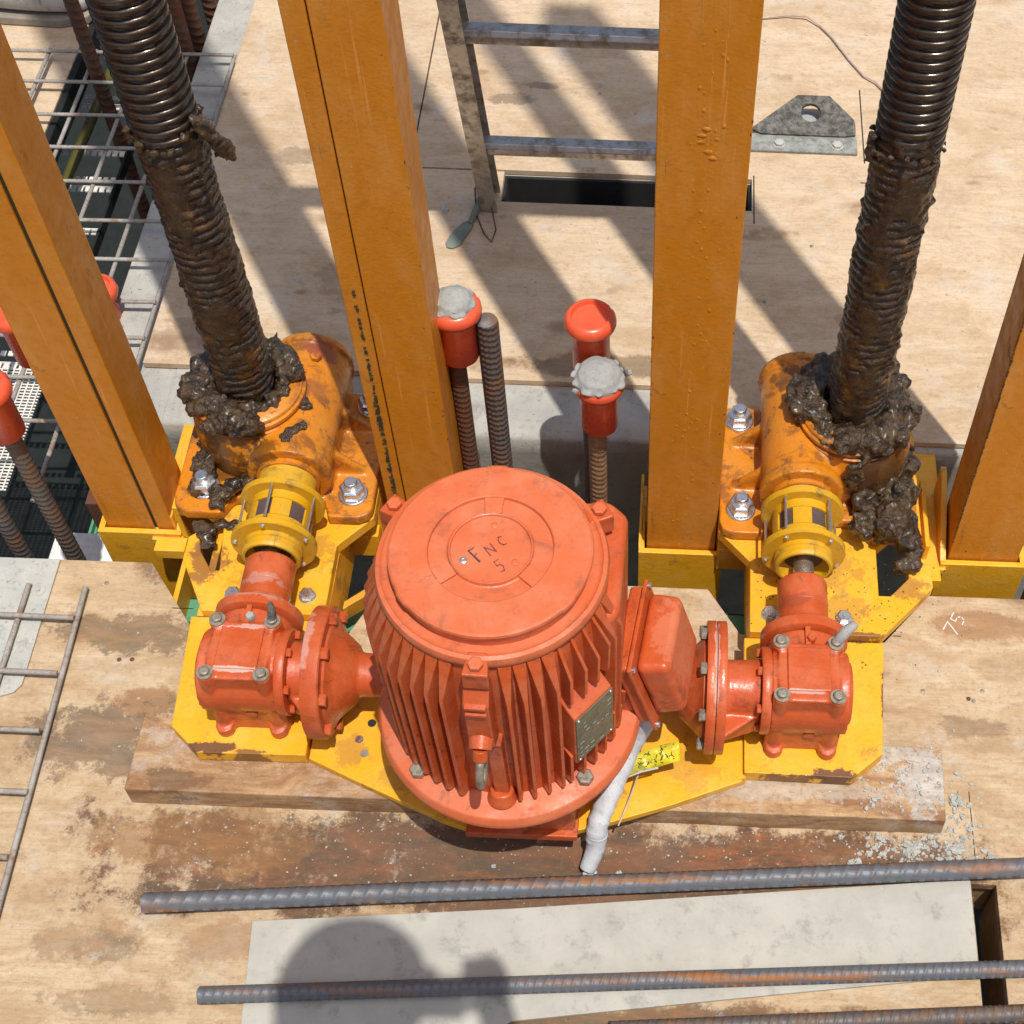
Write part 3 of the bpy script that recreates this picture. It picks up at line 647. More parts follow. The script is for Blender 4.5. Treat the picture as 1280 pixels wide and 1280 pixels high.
# trowel-like paddle
b = MB(); b.prism([(-.432, 2.095), (-.418, 2.105), (-.405, 2.14), (-.398, 2.165), (-.405, 2.175), (-.420, 2.168), (-.438, 2.14), (-.448, 2.11), (-.444, 2.098)], .015, .019)
tr = thing('putty_paddle', 'small grey green mixing paddle lying at the foot of the ladder', 'paddle', (-.42, 2.15, .014))
mk('blade', b, 'trowel', tr, bevel=.0015)
b = MB(); b.tube([(-.405, 2.165, .019), (-.398, 2.19, .024), (-.388, 2.225, .03)], .0075, 10, rs=[.005, .0065, .008]); mk('handle', b, 'trowel', tr)

# lifting lug in the rear deck
lg = thing('lifting_lug', 'cement crusted steel lifting lug with a round hole set in the rear deck', 'lug', (.27, 2.47, .0145))
poly = [(-.118, 0), (.100, 0), (.100, .035), (.045, .092), (-.022, .092), (-.118, .012)]
bm = bmesh.new(); hn = 20; hc = Vector((.006, .052)); hr = .021
o_ = Vector((.272, 2.462, .017)); ua = Vector((1, 0, 0)); va = Vector((0, math.cos(R_(22)), math.sin(R_(22)))); na = ua.cross(va)
def ringpts(h):
    outs = []
    for k in range(hn * 2):
        a = 2 * PI * k / (hn * 2); d = Vector((math.cos(a), math.sin(a))); best = 9
        for i in range(len(poly)):
            p, q = Vector(poly[i]) - hc, Vector(poly[(i + 1) % len(poly)]) - hc; e = q - p
            den = d.x * e.y - d.y * e.x
            if abs(den) < 1e-9: continue
            tt = (p.x * e.y - p.y * e.x) / den; ss = (p.x * d.y - p.y * d.x) / den
            if tt > 0 and -1e-6 <= ss <= 1 + 1e-6: best = min(best, tt)
        outs.append((hc + d * best, hc + d * hr))
    return [(bm.verts.new(o_ + ua * A.x + va * A.y + na * h), bm.verts.new(o_ + ua * B.x + va * B.y + na * h)) for A, B in outs]
T0, T1 = ringpts(0), ringpts(.010)
n2 = hn * 2
for k in range(n2):
    j = (k + 1) % n2
    bm.faces.new((T1[k][0], T1[j][0], T1[j][1], T1[k][1])); bm.faces.new((T0[k][1], T0[j][1], T0[j][0], T0[k][0]))
    bm.faces.new((T1[k][1], T1[j][1], T0[j][1], T0[k][1])); bm.faces.new((T0[k][0], T0[j][0], T1[j][0], T1[k][0]))
mk('lug_plate', bm, 'lug', lg, ang=40)
b = MB(); b.box(.150, .375, 2.412, 2.466, .0146, .0215); mk('lug_foot', b, 'lug_base', lg, bevel=.002)
for x in (.212, .238 + .095): 
    b = MB(); b.hexbolt((x, 2.432, .0215), r=.0095, h=.006); mk('bolt', b, 'galv_plate', lg)
b = MB(); b.lathe([(.024, 0), (.024, .001)], (.276, 2.525, .0148)); tag(mk('cement_patch', b, 'cement', lg))
b = MB(); b.box(.388, .3905, 2.39, 2.625, .0143, .0150); b.box(.378, .398, 2.330, 2.332, .0143, .0150); mk('saw_cut', b, 'dark', rd)
b = MB(); b.box(.158, .1605, 2.20, 2.34, .0143, .0149); mk('saw_cut', b, 'dark', rd)
b = MB(); b.tube([(.10, 2.84, .02), (.186, 2.857, .02), (.235, 2.866, .022), (.28, 2.862, .024), (.31, 2.835, .02), (.335, 2.795, .02), (.37, 2.72, .02), (.40, 2.665, .02), (.425, 2.645, .022), (.44, 2.62, .02)], .0022, 6)
tag(mk('loose_wire', b, 'wire'), 'thin pale wire curling over the rear plywood behind the right screw', 'wire')

# ------------------------------------------------------------------ yellow base frame
bf = thing('base_frame', 'yellow painted steel base frame carrying the motor, gearboxes and screw jacks', 'frame', (-.19, 1.2, .047))
V_ = [(-.5155, .9735), (-.446, .9425), (-.30, .8815), (-.255, .868), (-.13, .868), (-.057, .891), (.03, .9215), (.1385, .966), (.1385, 1.15), (-.5155, 1.15)]
b = MB(); b.prism(V_, .0478, .0615); mk('centre_plate', b, 'yellow', bf, bevel=.0015)
for x, y, m_ in ((-.430, 1.036, 'dark'), (-.445, 1.008, 'zinc'), (-.434, .985, 'steel'), (.02, 1.0, 'dark')):
    b = MB(); b.lathe([(.0065, 0), (.0065, .0007)], (x, y, .0614)); mk('bolt_hole', b, m_, bf)
def U(s, u): return (-.605 - u) if s < 0 else (.222 + u)      # worm-axis based coordinate, mirrored for the left jack
for s in (-1, 1):
    def P2(l): 
        r = [(U(s, u), y) for u, y in l]; return r if s > 0 else r[::-1]
    pad = [(-.0865, .9725), (.075, .9705), (.122, 1.012), (.134, 1.205), (-.0865, 1.205)]
    b = MB(); b.prism(P2(pad), .0478, .0735); mk('gearbox_pad', b, 'yellow', bf, bevel=.0015)
    wo = 0 if s > 0 else -.052
    arm = [(-.130, 1.66), (-.130, 1.396), (-.078, 1.338), (-.079, 1.2065), ((.130 + .3 * wo), 1.2065), (.2165 + wo, 1.302), (.2165 + wo, 1.345), (.178 + wo * .55, 1.358), (.178 + wo * .75, 1.318), (.147 + wo * .6, 1.283), (.128 + wo * .5, 1.283), (.128 + wo * .3, 1.372), (.155, 1.400), (.205, 1.400), (.205, 1.66)]
    b = MB(); b.prism(P2(arm), .068, .090); mk('arm_plate', b, 'yellow', bf, bevel=.0018)
    # side webs of the arm going down beside the notch
    b = MB()
    x0, x1 = sorted((U(s, -.079), U(s, -.067))); b.box(x0, x1, 1.21, 1.66, -.04, .0675)
    x0, x1 = sorted((U(s, .116), U(s, .128))); b.box(x0, x1, 1.21, 1.66, -.04, .0675)
    mk('arm_web', b, 'yellow', bf, bevel=.0015)
    # bracket from arm to the sockets
    b = MB(); x0, x1 = sorted((U(s, .198), U(s, .250))); b.box(x0, x1, 1.372, 1.400, -.02, .004)
    b.box(*sorted((U(s, .195), U(s, .262))), 1.4005, 1.66, -.02, -.006)
    b.box(*sorted((U(s, .196), U(s, .206))), 1.4005, 1.66, -.0055, .0675)
    b.box(*sorted((U(s, .222), U(s, .230))), 1.4205, 1.56, -.0055, .035)
    mk('socket_bracket', b, 'yellow', bf, bevel=.0015)
    b = MB(); b.box(*sorted((U(s, -.128), U(s, -.068))), 1.40, 1.425, -.03, .03); b.box(*sorted((U(s, -.13), U(s, -.118))), 1.4255, 1.64, -.03, .0675); mk('socket_bracket', b, 'yellow', bf, bevel=.0015)
    b = MB()
    # cross tie under the wing, seen through the notch
    if s < 0: b.prism(P2([(-.155, 1.345), (-.085, 1.285), (-.085, 1.27), (-.165, 1.335)]), -.03, .005); mk('tie_bar', b, 'yellow', bf, bevel=.001)
    for (u, y) in ((.070, 1.237), (-.047, 1.240)):
        b = MB(); b.hexbolt((U(s, u), y, .090), r=.0105, h=.009); mk('hex_bolt', b, 'zinc', bf)
# U-shaped sockets for the beams
for k, (x0, x1) in enumerate(((-.945, -.830), (-.455, -.338), (-.026, .090), (.4875, .606))):
    b = MB(); T = .010; g_ = .0035
    ya, yb = 1.420 - g_ - T, 1.548
    b.prism([(x0 - g_ - T, ya), (x1 + g_ + T, ya), (x1 + g_ + T, yb), (x1 + g_, yb), (x1 + g_, ya + T), (x0 - g_, ya + T), (x0 - g_, yb), (x0 - g_ - T, yb)], -.25, .003)
    o = mk('beam_socket', b, 'yellow', bf, bevel=.0012)
    b = MB(); b.box(x0 - g_, x1 + g_, ya + T, yb, -.07, -.0505); mk('socket_floor', b, 'yellow', bf)
b = MB(); b.box(-.8125, -.8035, 1.235, 1.4045, -.32, -.0235); mk('socket_side', b, 'yellow', bf, bevel=.001)
# side cheek plates that taper up beside the outer beams
for x0, x1, yy in ((-.8255, -.8155, 1), (.473, .483, 1), (-.0400, -.0350, 0)):
    b = MB(); b.prism_axis([(1.412, .0035), (1.560, .0035), (1.560, .075 if yy else .02), (1.540, .075 if yy else .02)], (0, 0, 0), (1, 0, 0), (0, 1, 0), (0, 0, 1), x0, x1); mk('cheek_plate', b, 'yellow', bf, bevel=.001)

# ------------------------------------------------------------------ screw jacks
def helix(mb, x, y, z0, z1, r, pitch, depth, greasy=None):
    n = 56; per = 9; N = int((z1 - z0) / pitch * per); prev = None
    for i in range(N + 1):
        z = z0 + (z1 - z0) * i / N; ring = []
        for k in range(n):
            t = 2 * PI * k / n; ph = (z / pitch - k / n) % 1.0
            tri = abs(ph - .5) * 2                      # 1 at root.. 0 at crest
            pr = 1 - max(0, min(1, (tri - .42) / .34))
            rr = r - depth * (1 - pr)
            if greasy:
                q = Vector((math.cos(t) * 1.1, math.sin(t) * 1.1, z * 12))
                g_ = noise.noise(q * 1.3 + Vector((x, 0, 0))) * .5 + .5
                edge_ = greasy + .05 * noise.noise(Vector((math.cos(t) * 1.5, math.sin(t) * 1.5, x * 9)))
                if z < edge_:
                    fill = min(1, (edge_ - z) / .015)
                    c_, s_ = math.cos(t), math.sin(t)
                    q1 = noise.noise(Vector((c_ * 1.6, s_ * 1.6, z * 14 + x * 5)))           # large smears
                    q2 = noise.noise(Vector((c_ * 5, s_ * 5, z * 55 + 3)))                   # clots
                    q3 = noise.noise(Vector((c_ * 11, s_ * 11, z * 190)))                    # fine texture
                    hide = max(0, min(1, .5 + 1.9 * q1 + .8 * q2))
                    thr = r - depth * (.22 + .62 * (1 - pr))
                    coat = r + .0004 + .0016 * q2
                    rr = rr * (1 - fill) + fill * (thr * (1 - hide) + coat * hide + .0016 * q2 + .0013 * q3 + .006 * max(0, q2 - .42))
            ring.append(mb.bm.verts.new((x + rr * math.cos(t), y + rr * math.sin(t), z)))
        if prev:
            for k in range(n): mb.bm.faces.new((prev[k], prev[(k + 1) % n], ring[(k + 1) % n], ring[k]))
        prev = ring
    return mb
def jack(s, label):
    wx = U(s, 0); sx = -.679 if s < 0 else .303; sy = 1.54; WZ = .165
    t = thing('screw_jack', label, 'screw jack', (sx, sy, .09), 'worm gear screw jacks on the yellow frame')
    # cast body, fused
    b = MB()
    b.lathe([(.088, .095), (.098, .13), (.101, .17), (.098, .20), (.092, .226)], (sx, sy, 0), n=48)
    b.cyl((wx, 1.425, WZ), (wx, 1.665, WZ), .064, n=40)
    b.cyl((wx, 1.655, WZ), (wx, 1.672, WZ), .070, .066, n=40)
    b.cyl((wx, 1.418, WZ), (wx, 1.436, WZ), .0675, n=40)
    b.box(min(wx, sx), max(wx, sx), 1.47, 1.63, .10, .215)
    b.cyl((wx, 1.45, .10), (wx, 1.45, .15), .05, n=30); b.box(wx - .060, wx + .060, 1.43, 1.66, .10, .15)
    # feet with ribs
    foot = [(-.118, 1.640), (-.130, 1.622), (-.130, 1.402), (-.124, 1.386), (-.108, 1.379), (-.06, 1.379), (-.05, 1.41), (.10, 1.41), (.115, 1.379), (.172, 1.379), (.192, 1.392), (.196, 1.41), (.196, 1.622), (.180, 1.640)]
    b.prism([(U(s, u), y) for u, y in foot], .0915, .113)
    for yy in (1.475, 1.565):
        for u0, u1 in ((-.118, -.05), (.188, .11)):
            xa, xb = U(s, u0), U(s, u1)
            b.prism_axis([(xa, .11), (xb, .11), (xb, .175), (xa + (xb - xa) * .15, .117)], (0, 0, 0), (0, 1, 0), (1, 0, 0), (0, 0, 1), yy - .007, yy + .007)
    mk('housing', b, 'jack', t, remesh=.0032, smooth=3)
    # stepped cover ring round the screw
    b = MB(); b.lathe([(.092, .218), (.0940, .220), (.0940, .2265), (.0895, .228), (.0895, .2325), (.0925, .234), (.0925, .240), (.0880, .2415), (.0880, .2455), (.085, .2485), (.052, .250), (.050, .24)], (sx, sy, 0), n=56, cap=False)
    mk('cover_ring', b, 'jack', t, ang=45)
    b = MB(); b.cyl((wx, 1.408, WZ), (wx, 1.4185, WZ), .050, n=32)
    for k in range(6):
        a = k * PI / 3 + .3; b.hexbolt((wx + .040 * math.cos(a), 1.408, WZ + .040 * math.sin(a)), (0, -1, 0), .005, .005, False)
    mk('bearing_cap', b, 'jack', t, bevel=.001)
    b = MB(); b.hexbolt((wx + .02, 1.62, WZ + .062), r=.009, h=.008, washer=False); mk('filler_plug', b, 'jack', t)
    for u, y in ((-.095, 1.425), (-.098, 1.611), (.148, 1.428), (.155, 1.611)):
        hb = MB(); hb.hexbolt((U(s, u), y, .113), r=.0190, h=.019, nut=True); mk('foot_bolt', hb, 'zinc', t, bevel=.0006)
    # screw
    b = helix(MB(), sx, sy, .12, 5.2, .0465, .0155, .0068, .785 if s < 0 else .81)
    sp = mk('lead_screw', b, 'thread', t, ang=80)
    me = sp.data; me.materials.append(MT['grease_thin'])
    lim = .785 if s < 0 else .81
    for p in me.polygons:
        c = p.center; z = c.z + .09
        if z < lim + .03 * noise.noise(Vector((c.x * 30, c.y * 30, s * 5))): p.material_index = 1
    # grease on the cover and running down
    b = MB(); random.seed(11 + s)
    def blob(x, y, z, r, sq=(1, 1, 1)): b.ball((x, y, z), r, 2, .9, 30, sq, random.random() * 20)
    # collar of lumps round the screw
    for i in range(26):
        a = 2 * PI * i / 26 + random.uniform(-.1, .1); q = random.uniform(.050, .066)
        blob(sx + q * math.cos(a), sy + q * math.sin(a), .243 + random.uniform(0, .012), random.uniform(.008, .014))
    if s > 0:
        for i in range(60):     # heavy mass in front-right of the screw
            a = random.uniform(-2.0, .9); q = random.uniform(.055, .094)
            blob(sx + q * math.cos(a), sy + q * math.sin(a), .246 + random.uniform(-.004, .016), random.uniform(.009, .018), (1, 1, .8))
        for i in range(34):     # left rear lumps
            a = random.uniform(1.7, 3.5); q = random.uniform(.055, .112)
            blob(sx + q * math.cos(a), sy + q * math.sin(a), .243 + random.uniform(-.002, .020) - max(0, q - .085) * .9, random.uniform(.009, .019))
        for i in range(18):
            a = random.uniform(.5, 1.9); q = random.uniform(.055, .095); blob(sx + q * math.cos(a), sy + q * math.sin(a), .25 + random.uniform(0, .02), random.uniform(.010, .018))
        for i in range(70):     # pile on the foot to the right and front
            k = random.random(); x = sx + random.uniform(.01, .10) + .015 * k; y = 1.365 + .19 * k + random.uniform(-.02, .02)
            blob(x, y, .108 + random.uniform(0, .030) + .02 * (1 - abs(2 * k - .6)), random.uniform(.010, .021))
        for i in range(22):
            blob(U(s, .178) + random.uniform(-.012, .014), 1.325 + i * .0035 + random.uniform(-.008, .008), .098 + random.uniform(0, .014), random.uniform(.008, .015))
        for i in range(14):
            blob(sx + random.uniform(-.012, .012), sy - .1 - random.uniform(0, .012), .235 - i * .004, random.uniform(.005, .010), (1, .6, 1))
        for x, y, z, r in ((.255, 1.478, .245, .012), (.268, 1.466, .243, .009), (.245, 1.49, .246, .010), (.295, 1.455, .243, .010), (.235, 1.52, .24, .009)): blob(x, y, z, r, (1.2, 1, .5))
    else:
        for i in range(62):     # mass left/front-left of the screw
            a = random.uniform(2.3, 5.0); q = random.uniform(.055, .097)
            blob(sx + q * math.cos(a), sy + q * math.sin(a), .246 + random.uniform(-.004, .016), random.uniform(.010, .018), (1, 1, .85))
        for i in range(26):
            a = random.uniform(.2, 1.5); q = random.uniform(.055, .085)
            blob(sx + q * math.cos(a), sy + q * math.sin(a), .25 + random.uniform(0, .018), random.uniform(.009, .017))
        for i in range(44):     # sliding down the left flank to the foot bolt
            k = i / 44; blob(sx - .072 - .012 * k + random.uniform(-.012, .014), 1.50 - .085 * k + random.uniform(-.012, .012), .155 - .045 * k + random.uniform(-.006, .012), random.uniform(.008, .015))
        for i in range(34):     # lumps between body and coupling
            k = i / 34; blob(-.735 + .13 * k + random.uniform(-.01, .01), 1.400 + .05 * k + random.uniform(-.01, .012), .118 + .055 * k, random.uniform(.007, .013))
        for x, y, z, r in ((-.60, 1.53, .23, .016), (-.615, 1.515, .232, .013), (-.587, 1.515, .226, .012), (-.60, 1.46, .229, .009), (-.592, 1.468, .228, .010), (-.583, 1.475, .228, .008), (-.605, 1.452, .228, .010), (-.606, 1.44, .226, .010), (-.59, 1.432, .226, .007), (-.62, 1.575, .236, .012),
                           (-.742, 1.352, .096, .014), (-.752, 1.363, .096, .013), (-.700, 1.368, .094, .012), (-.72, 1.37, .094, .010), (-.735, 1.335, .088, .012), (-.5, 1.62, .12, .016), (-.505, 1.60, .13, .012)): blob(x, y, z, r, (1.2, 1, .5))
    if s < 0:
        for i in range(9): blob(sx + .050 + .003 * i, sy - .018 + .002 * i, .800 - .008 * i, .011, (1, 1, 1.1))
        for i in range(16): blob(sx + .048 * math.cos(i * .45 - 2.6), sy + .048 * math.sin(i * .45 - 2.6), .778 + random.uniform(-.01, .012), .007)
    else:
        for i in range(4): blob(sx - .050, sy - .012, .812 - .012 * i, .007, (1, 1, 1.2))
        for i in range(16): blob(sx + .048 * math.cos(i * .45 - 2.6), sy + .048 * math.sin(i * .45 - 2.6), .800 + random.uniform(-.01, .012), .005)
    for i in range(0):
        a_ = random.uniform(0, 2 * PI); zz_ = random.uniform(.30, .76); blob(sx + .0465 * math.cos(a_), sy + .0465 * math.sin(a_), zz_, random.uniform(.004, .0075), (1, 1, 1.3))
    g_ = tag(mk('grease', b, 'grease', t, remesh=.0030, smooth=3), kind='stuff')
    tex = bpy.data.textures.new('grease_lumps', 'CLOUDS'); tex.noise_scale = .010; tex.noise_depth = 3
    md = g_.modifiers.new('lumps', 'DISPLACE'); md.texture = tex; md.strength = .0075; md.mid_level = .5
    return t
jack(-1, 'orange cast screw jack at the left with greasy threaded screw rising from it')
jack(1, 'orange cast screw jack at the right, thickly smeared with dark grease')

# ------------------------------------------------------------------ couplings
def coupling(s, label):
    x = U(s, 0); z = .165; y0 = 1.244 if s < 0 else 1.266; k = 1.0
    t = thing('shaft_coupling', label, 'coupling', (x, y0 + .08, z), 'yellow flexible shaft couplings')
    ya, yb = y0 + .040, y0 + .128
    ax = (0, 1, 0)
    b = MB(); b.lathe([(.030, .020), (.0395, .008), (.0395, 0), (.043, .0), (.0455, .003), (.0455, .008), (.043, .010), (.043, .017), (.0455, .0185), (.0455, .026), (.02, .026)], (x, y0 + .013, z), ax, 44, cap=False); mk('hub', b, 'coupling', t, ang=40)
    b = MB(); b.lathe([(.036, 0), (.036, .002)], (x, y0 + .0325, z), ax, 30); mk('hub_recess', b, 'rubber', t)
    for yy in (ya, yb - .011):
        b = MB(); b.lathe([(.0645, 0), (.0662, .0015), (.0662, .0095), (.0645, .011)], (x, yy - .002, z), ax, 48); mk('flange_disc', b, 'coupling', t, ang=40)
    b = MB(); b.lathe([(.046, 0), (.046, .042)], (x, yb, z), ax, 40); mk('hub', b, 'coupling', t)
    # two jaw rings with interlocking teeth and rubber between
    b = MB(); b.lathe([(.0475, .010), (.0475, .028)], (x, ya, z), ax, 40); b.lathe([(.0475, .060), (.0475, .076)], (x, ya, z), ax, 40)
    mk('jaw_ring', b, 'coupling', t)
    b = MB(); b.lathe([(.0445, .028), (.0445, .060)], (x, ya, z), ax, 40); mk('rubber_spider', b, 'rubber', t)
    nn = 5
    for side in (0,):
        for j in range(nn):
            a0 = 2 * PI * j / nn + PI / 2 + (-.25 if s < 0 else .1)
            b = MB(); q0, q1 = (ya + .0283, ya + .0590) if side == 0 else (ya + .038, ya + .068)
            st = 6; aw = 2 * PI / nn * .50; vs = []
            pts = []
            for i in range(st + 1):
                a = a0 - aw / 2 + aw * i / st; pts.append((.0478 * math.cos(a), .0478 * math.sin(a)))
            for i in range(st + 1):
                a = a0 + aw / 2 - aw * i / st; pts.append((.040 * math.cos(a), .040 * math.sin(a)))
            b.prism_axis(pts, (x, 0, z), (0, 1, 0), (1, 0, 0), (0, 0, 1), q0, q1); mk('jaw_tooth', b, 'coupling', t)
    for j in range(5):
        a = PI / 2 + (.10 if s < 0 else .55) + 2 * PI * j / 5
        px, pz = x + .0590 * math.cos(a), z + .0590 * math.sin(a)
        b = MB(); b.cyl((px, ya + .009, pz), (px, yb - .013, pz), .0022, n=8)
        b.ball((px, ya - .003, pz), .0042, 1); mk('pin', b, 'zinc', t)
    return t
coupling(-1, 'yellow flexible coupling with thin pins at the left jack')
coupling(1, 'yellow flexible coupling with thin pins at the right jack')

# ------------------------------------------------------------------ right-angle gearboxes
def gearbox(s, label):
    gx = -.602 if s < 0 else .219; gy = 1.062; Z = .165; sg = 1 if s < 0 else -1      # sg: towards the motor
    X = lambda d: gx + sg * d
    t = thing('bevel_gearbox', label, 'gearbox', (gx, gy, .073), 'orange red right angle gearboxes')
    b = MB()
    b.box(gx - .044, gx + .044, gy - .050, gy + .046, .105, .228)
    b.cyl((X(-.060), gy, Z), (X(.052), gy, Z), .060, n=40)
    b.cyl((X(-.066), gy, Z), (X(-.055), gy, Z), .046, n=40)
    b.cyl((gx, gy - .050, Z), (gx, gy + .075, Z), .056, n=40)
    b.box(gx - .055, gx + .055, gy - .048, gy + .05, .0745, .12)
    for dx in (-.048, .048):
        for dy in (-.043, .045):
            b.cyl((gx + dx * .84, gy + dy, .075), (gx + dx * .84, gy + dy, .2315), .0125, n=14)
    for dx in (-.04, .04): b.cyl((gx + dx, gy - .052, .075), (gx + dx, gy - .052, .092), .014, n=14)
    mk('case', b, 'motor', t, remesh=.0026, smooth=2)
    b = MB(); b.box(gx - .031, gx + .031, gy - .034, gy + .037, .2285, .2325); mk('top_pad', b, 'motor', t, bevel=.002)
    for dx in (-.040, .040):
        for dy in (-.043, .045):
            c_ = (gx + dx, gy + dy, .2315)
            b = MB(); b.lathe([(.0118, 0), (.0118, .002)], c_, n=20); b.lathe([(.0075, .002), (.0075, .0075), (.0055, .009)], c_, (0, 0, 1), 12); b.lathe([(.0035, .008), (.0035, .0095)], c_, (0, 0, 1), 6)
            mk('pad_screw', b, 'steel', t)
    if s > 0:
        b = MB(); b.tube([(gx + .042, gy + .047, .236), (gx + .052, gy + .054, .252), (gx + .066, gy + .062, .262)], .0065, 12, rs=[.0075, .0085, .006]); mk('breather_plug', b, 'cement', t)
    else:
        b = MB(); b.tube([(gx + .04, gy + .045, .236), (gx + .041, gy + .052, .250), (gx + .040, gy + .058, .262)], .0055, 12, rs=[.007, .006, .004]); mk('breather_plug', b, 'lug', t)
    # lid towards the motor with bolts
    b = MB(); b.lathe([(.063, 0), (.0645, .002), (.0645, .012), (.063, .014)], (X(.0525), gy, Z), (sg, 0, 0), 44); mk('side_lid', b, 'motor', t, ang=40)
    for j in range(6):
        a = .5 + j * PI / 3; b = MB(); b.hexbolt((X(.0665), gy + .054 * math.cos(a), Z + .054 * math.sin(a)), (sg, 0, 0), .0062, .007, False); mk('lid_bolt', b, 'motor', t)
    # neck, webs and big flange pair
    b = MB(); k_ = -.020 if s < 0 else 0
    b.lathe([(.047, 0), (.044, .010), (.043, .048 + k_), (.050, .060 + k_)], (X(.0665), gy, Z), (sg, 0, 0), 40)
    b.box(*sorted((X(.067), X(.122 + k_))), gy - .004, gy + .004, Z - .085, Z)
    b.prism_axis([(X(.068), 0), (X(.124 + k_), 0), (X(.124 + k_), -.088), (X(.070), -.045)], (0, gy, Z), (0, 1, 0), (1, 0, 0), (0, 0, 1), -.045, -.037)
    b.prism_axis([(X(.068), 0), (X(.124 + k_), 0), (X(.124 + k_), -.085), (X(.070), -.045)], (0, gy, Z), (0, 0, 1), (1, 0, 0), (0, 1, 0), -.004, .004)
    mk('neck', b, 'motor', t, remesh=.0025, smooth=2)
    fr = .098; fo = .099 if s < 0 else .119
    if s < 0:
        b = MB(); b.lathe([(fr - .001, 0), (fr, .0015), (fr, .0245), (fr - .002, .0265)], (X(fo), gy, Z + .003), (sg, 0, 0), 64); mk('drive_flange', b, 'motor', t, ang=40)
    else:
        for q in (0, .0148):
            b = MB(); b.lathe([(fr - .001, 0), (fr, .0012), (fr, .0125), (fr - .001, .0137)], (X(fo + q), gy, Z + .003), (sg, 0, 0), 64); mk('drive_flange', b, 'motor', t, ang=40)
    fx = fo + .0265 if s < 0 else .1477
    for j in range(8):
        a = .2 + j * PI / 4; b = MB(); b.hexbolt((X(fx + .0), gy + .086 * math.cos(a), Z + .003 + .086 * math.sin(a)), (sg, 0, 0), .0085, .010, False); mk('flange_bolt', b, 'motor' if s < 0 else 'steel', t)
    # bell towards the motor
    b = MB(); b.lathe([(.080, 0), (.081, .004), (.070, .009), (.062, .016), (.044, .036), (.0355, .040), (.0325, .045), (.032, .078)], (X(fx), gy, Z), (sg, 0, 0), 56); mk('bell_housing', b, 'motor', t, ang=50)
    b = MB(); b.lathe([(.0322, 0), (.0322, .10)], (X(fx + .0785), gy, Z), (sg, 0, 0), 32); mk('output_tube', b, 'motor', t)
    # rear flange and neck towards the jack
    b = MB(); b.lathe([(.061, 0), (.0655, .002), (.0655, .018), (.063, .020)], (gx, gy + .0765, Z), (0, 1, 0), 52); mk('rear_flange', b, 'motor', t, ang=40)
    b = MB(); b.lathe([(.050, 0), (.041, .012), (.0385, .020), (.0385, .044), (.0375, .0455), (.0385, .047), (.0385, .088), (.0365, .091)], (gx, gy + .0966, Z), (0, 1, 0), 44); mk('rear_neck', b, 'motor', t, ang=30)
    b = MB(); b.cyl((U(s, 0), gy + .178, Z), (U(s, 0), 1.30, Z), .016, n=20); mk('shaft', b, 'zinc', t)
    b = MB(); b.box(gx - .004, gx + .004, gy + .040, gy + .0765, .205, .2265); mk('rib', b, 'motor', t, bevel=.001)
    b = MB(); b.hexbolt((gx + .005, gy + .055, .2205), (0, 0, 1), .0062, .012, False); mk('rib_bolt', b, 'motor' if s > 0 else 'cement', t)
    b = MB(); b.lathe([(.0085, 0), (.008, .004), (.004, .0045)], (gx + .008, gy - .0495, .128), (0, -1, 0), 16); mk('drain_plug', b, 'motor', t)
    return t
gearbox(-1, 'orange red right angle gearbox at the left of the motor')
gearbox(1, 'orange red right angle gearbox at the right of the motor')

# ------------------------------------------------------------------ electric motor
mx, my = -.2035, .985
mo = thing('electric_motor', 'large orange red finned electric motor standing upright in the middle', 'motor', (mx, my, .0615))
ZR = Vector((0, 0, 1))
b = MB(); b.box(mx - .058, mx + .094, .868, 1.13, .062, .205); mk('gear_housing', b, 'motor', mo, bevel=.006)
b = MB(); b.box(mx - .064, mx + .098, .858, .93, .0622, .078); mk('housing_foot', b, 'motor', mo, bevel=.002)
b = MB(); b.lathe([(.135, .200), (.160, .212), (.160, .222)], (mx, my, 0), n=64); mk('adapter', b, 'motor', mo, ang=40)
b = MB(); b.lathe([(.1770, .2225), (.1815, .225), (.1835, .230), (.1835, .2395), (.1805, .243), (.180, .2485), (.177, .2505)], (mx, my, 0), n=120); mk('mounting_flange', b, 'motor_top', mo, ang=60)
for a in (-134.5, -46, 44, 134):
    a = R_(a); b = MB(); b.hexbolt((mx + .1615 * math.cos(a), my + .1615 * math.sin(a), .2505), r=.0108, h=.011, washer=False); mk('flange_bolt', b, 'steel', mo, bevel=.0006)
b = MB(); b.lathe([(.142, .248), (.141, .545), (.137, .586), (.136, .588)], (mx, my, 0), n=90); mk('frame_shell', b, 'motor', mo, ang=40)
# end ring and fan cover
b = MB(); b.lathe([(.128, .583), (.1385, .586), (.1412, .590), (.1418, .598), (.1395, .604), (.1345, .6055), (.1325, .603), (.128, .6028)], (mx, my, 0), n=120); mk('end_ring', b, 'motor_top', mo, ang=50)
b = MB()
def notch(r, h, a):
    d = [abs(((a - R_(c) + PI) % (2 * PI)) - PI) for c in (218, -38, 92)]
    return 1.0 + (.014 if (min(d) < .09 and r > .119 and h < .630) else 0)
b.lathe([(.1190, .6030), (.1195, .610), (.1225, .6215), (.1232, .6240), (.1222, .6275), (.1195, .6292), (.0765, .6300), (.0752, .6290), (.0744, .6248), (.0540, .6240), (.0520, .6250), (.0508, .6290), (.0498, .6298), (.0486, .6292), (.0478, .6262), (.030, .6266), (0, .6268)], (mx, my, 0), n=140, fn=notch, cap=False)
mk('fan_cover', b, 'motor_top', mo, ang=28)
ZT = .6268
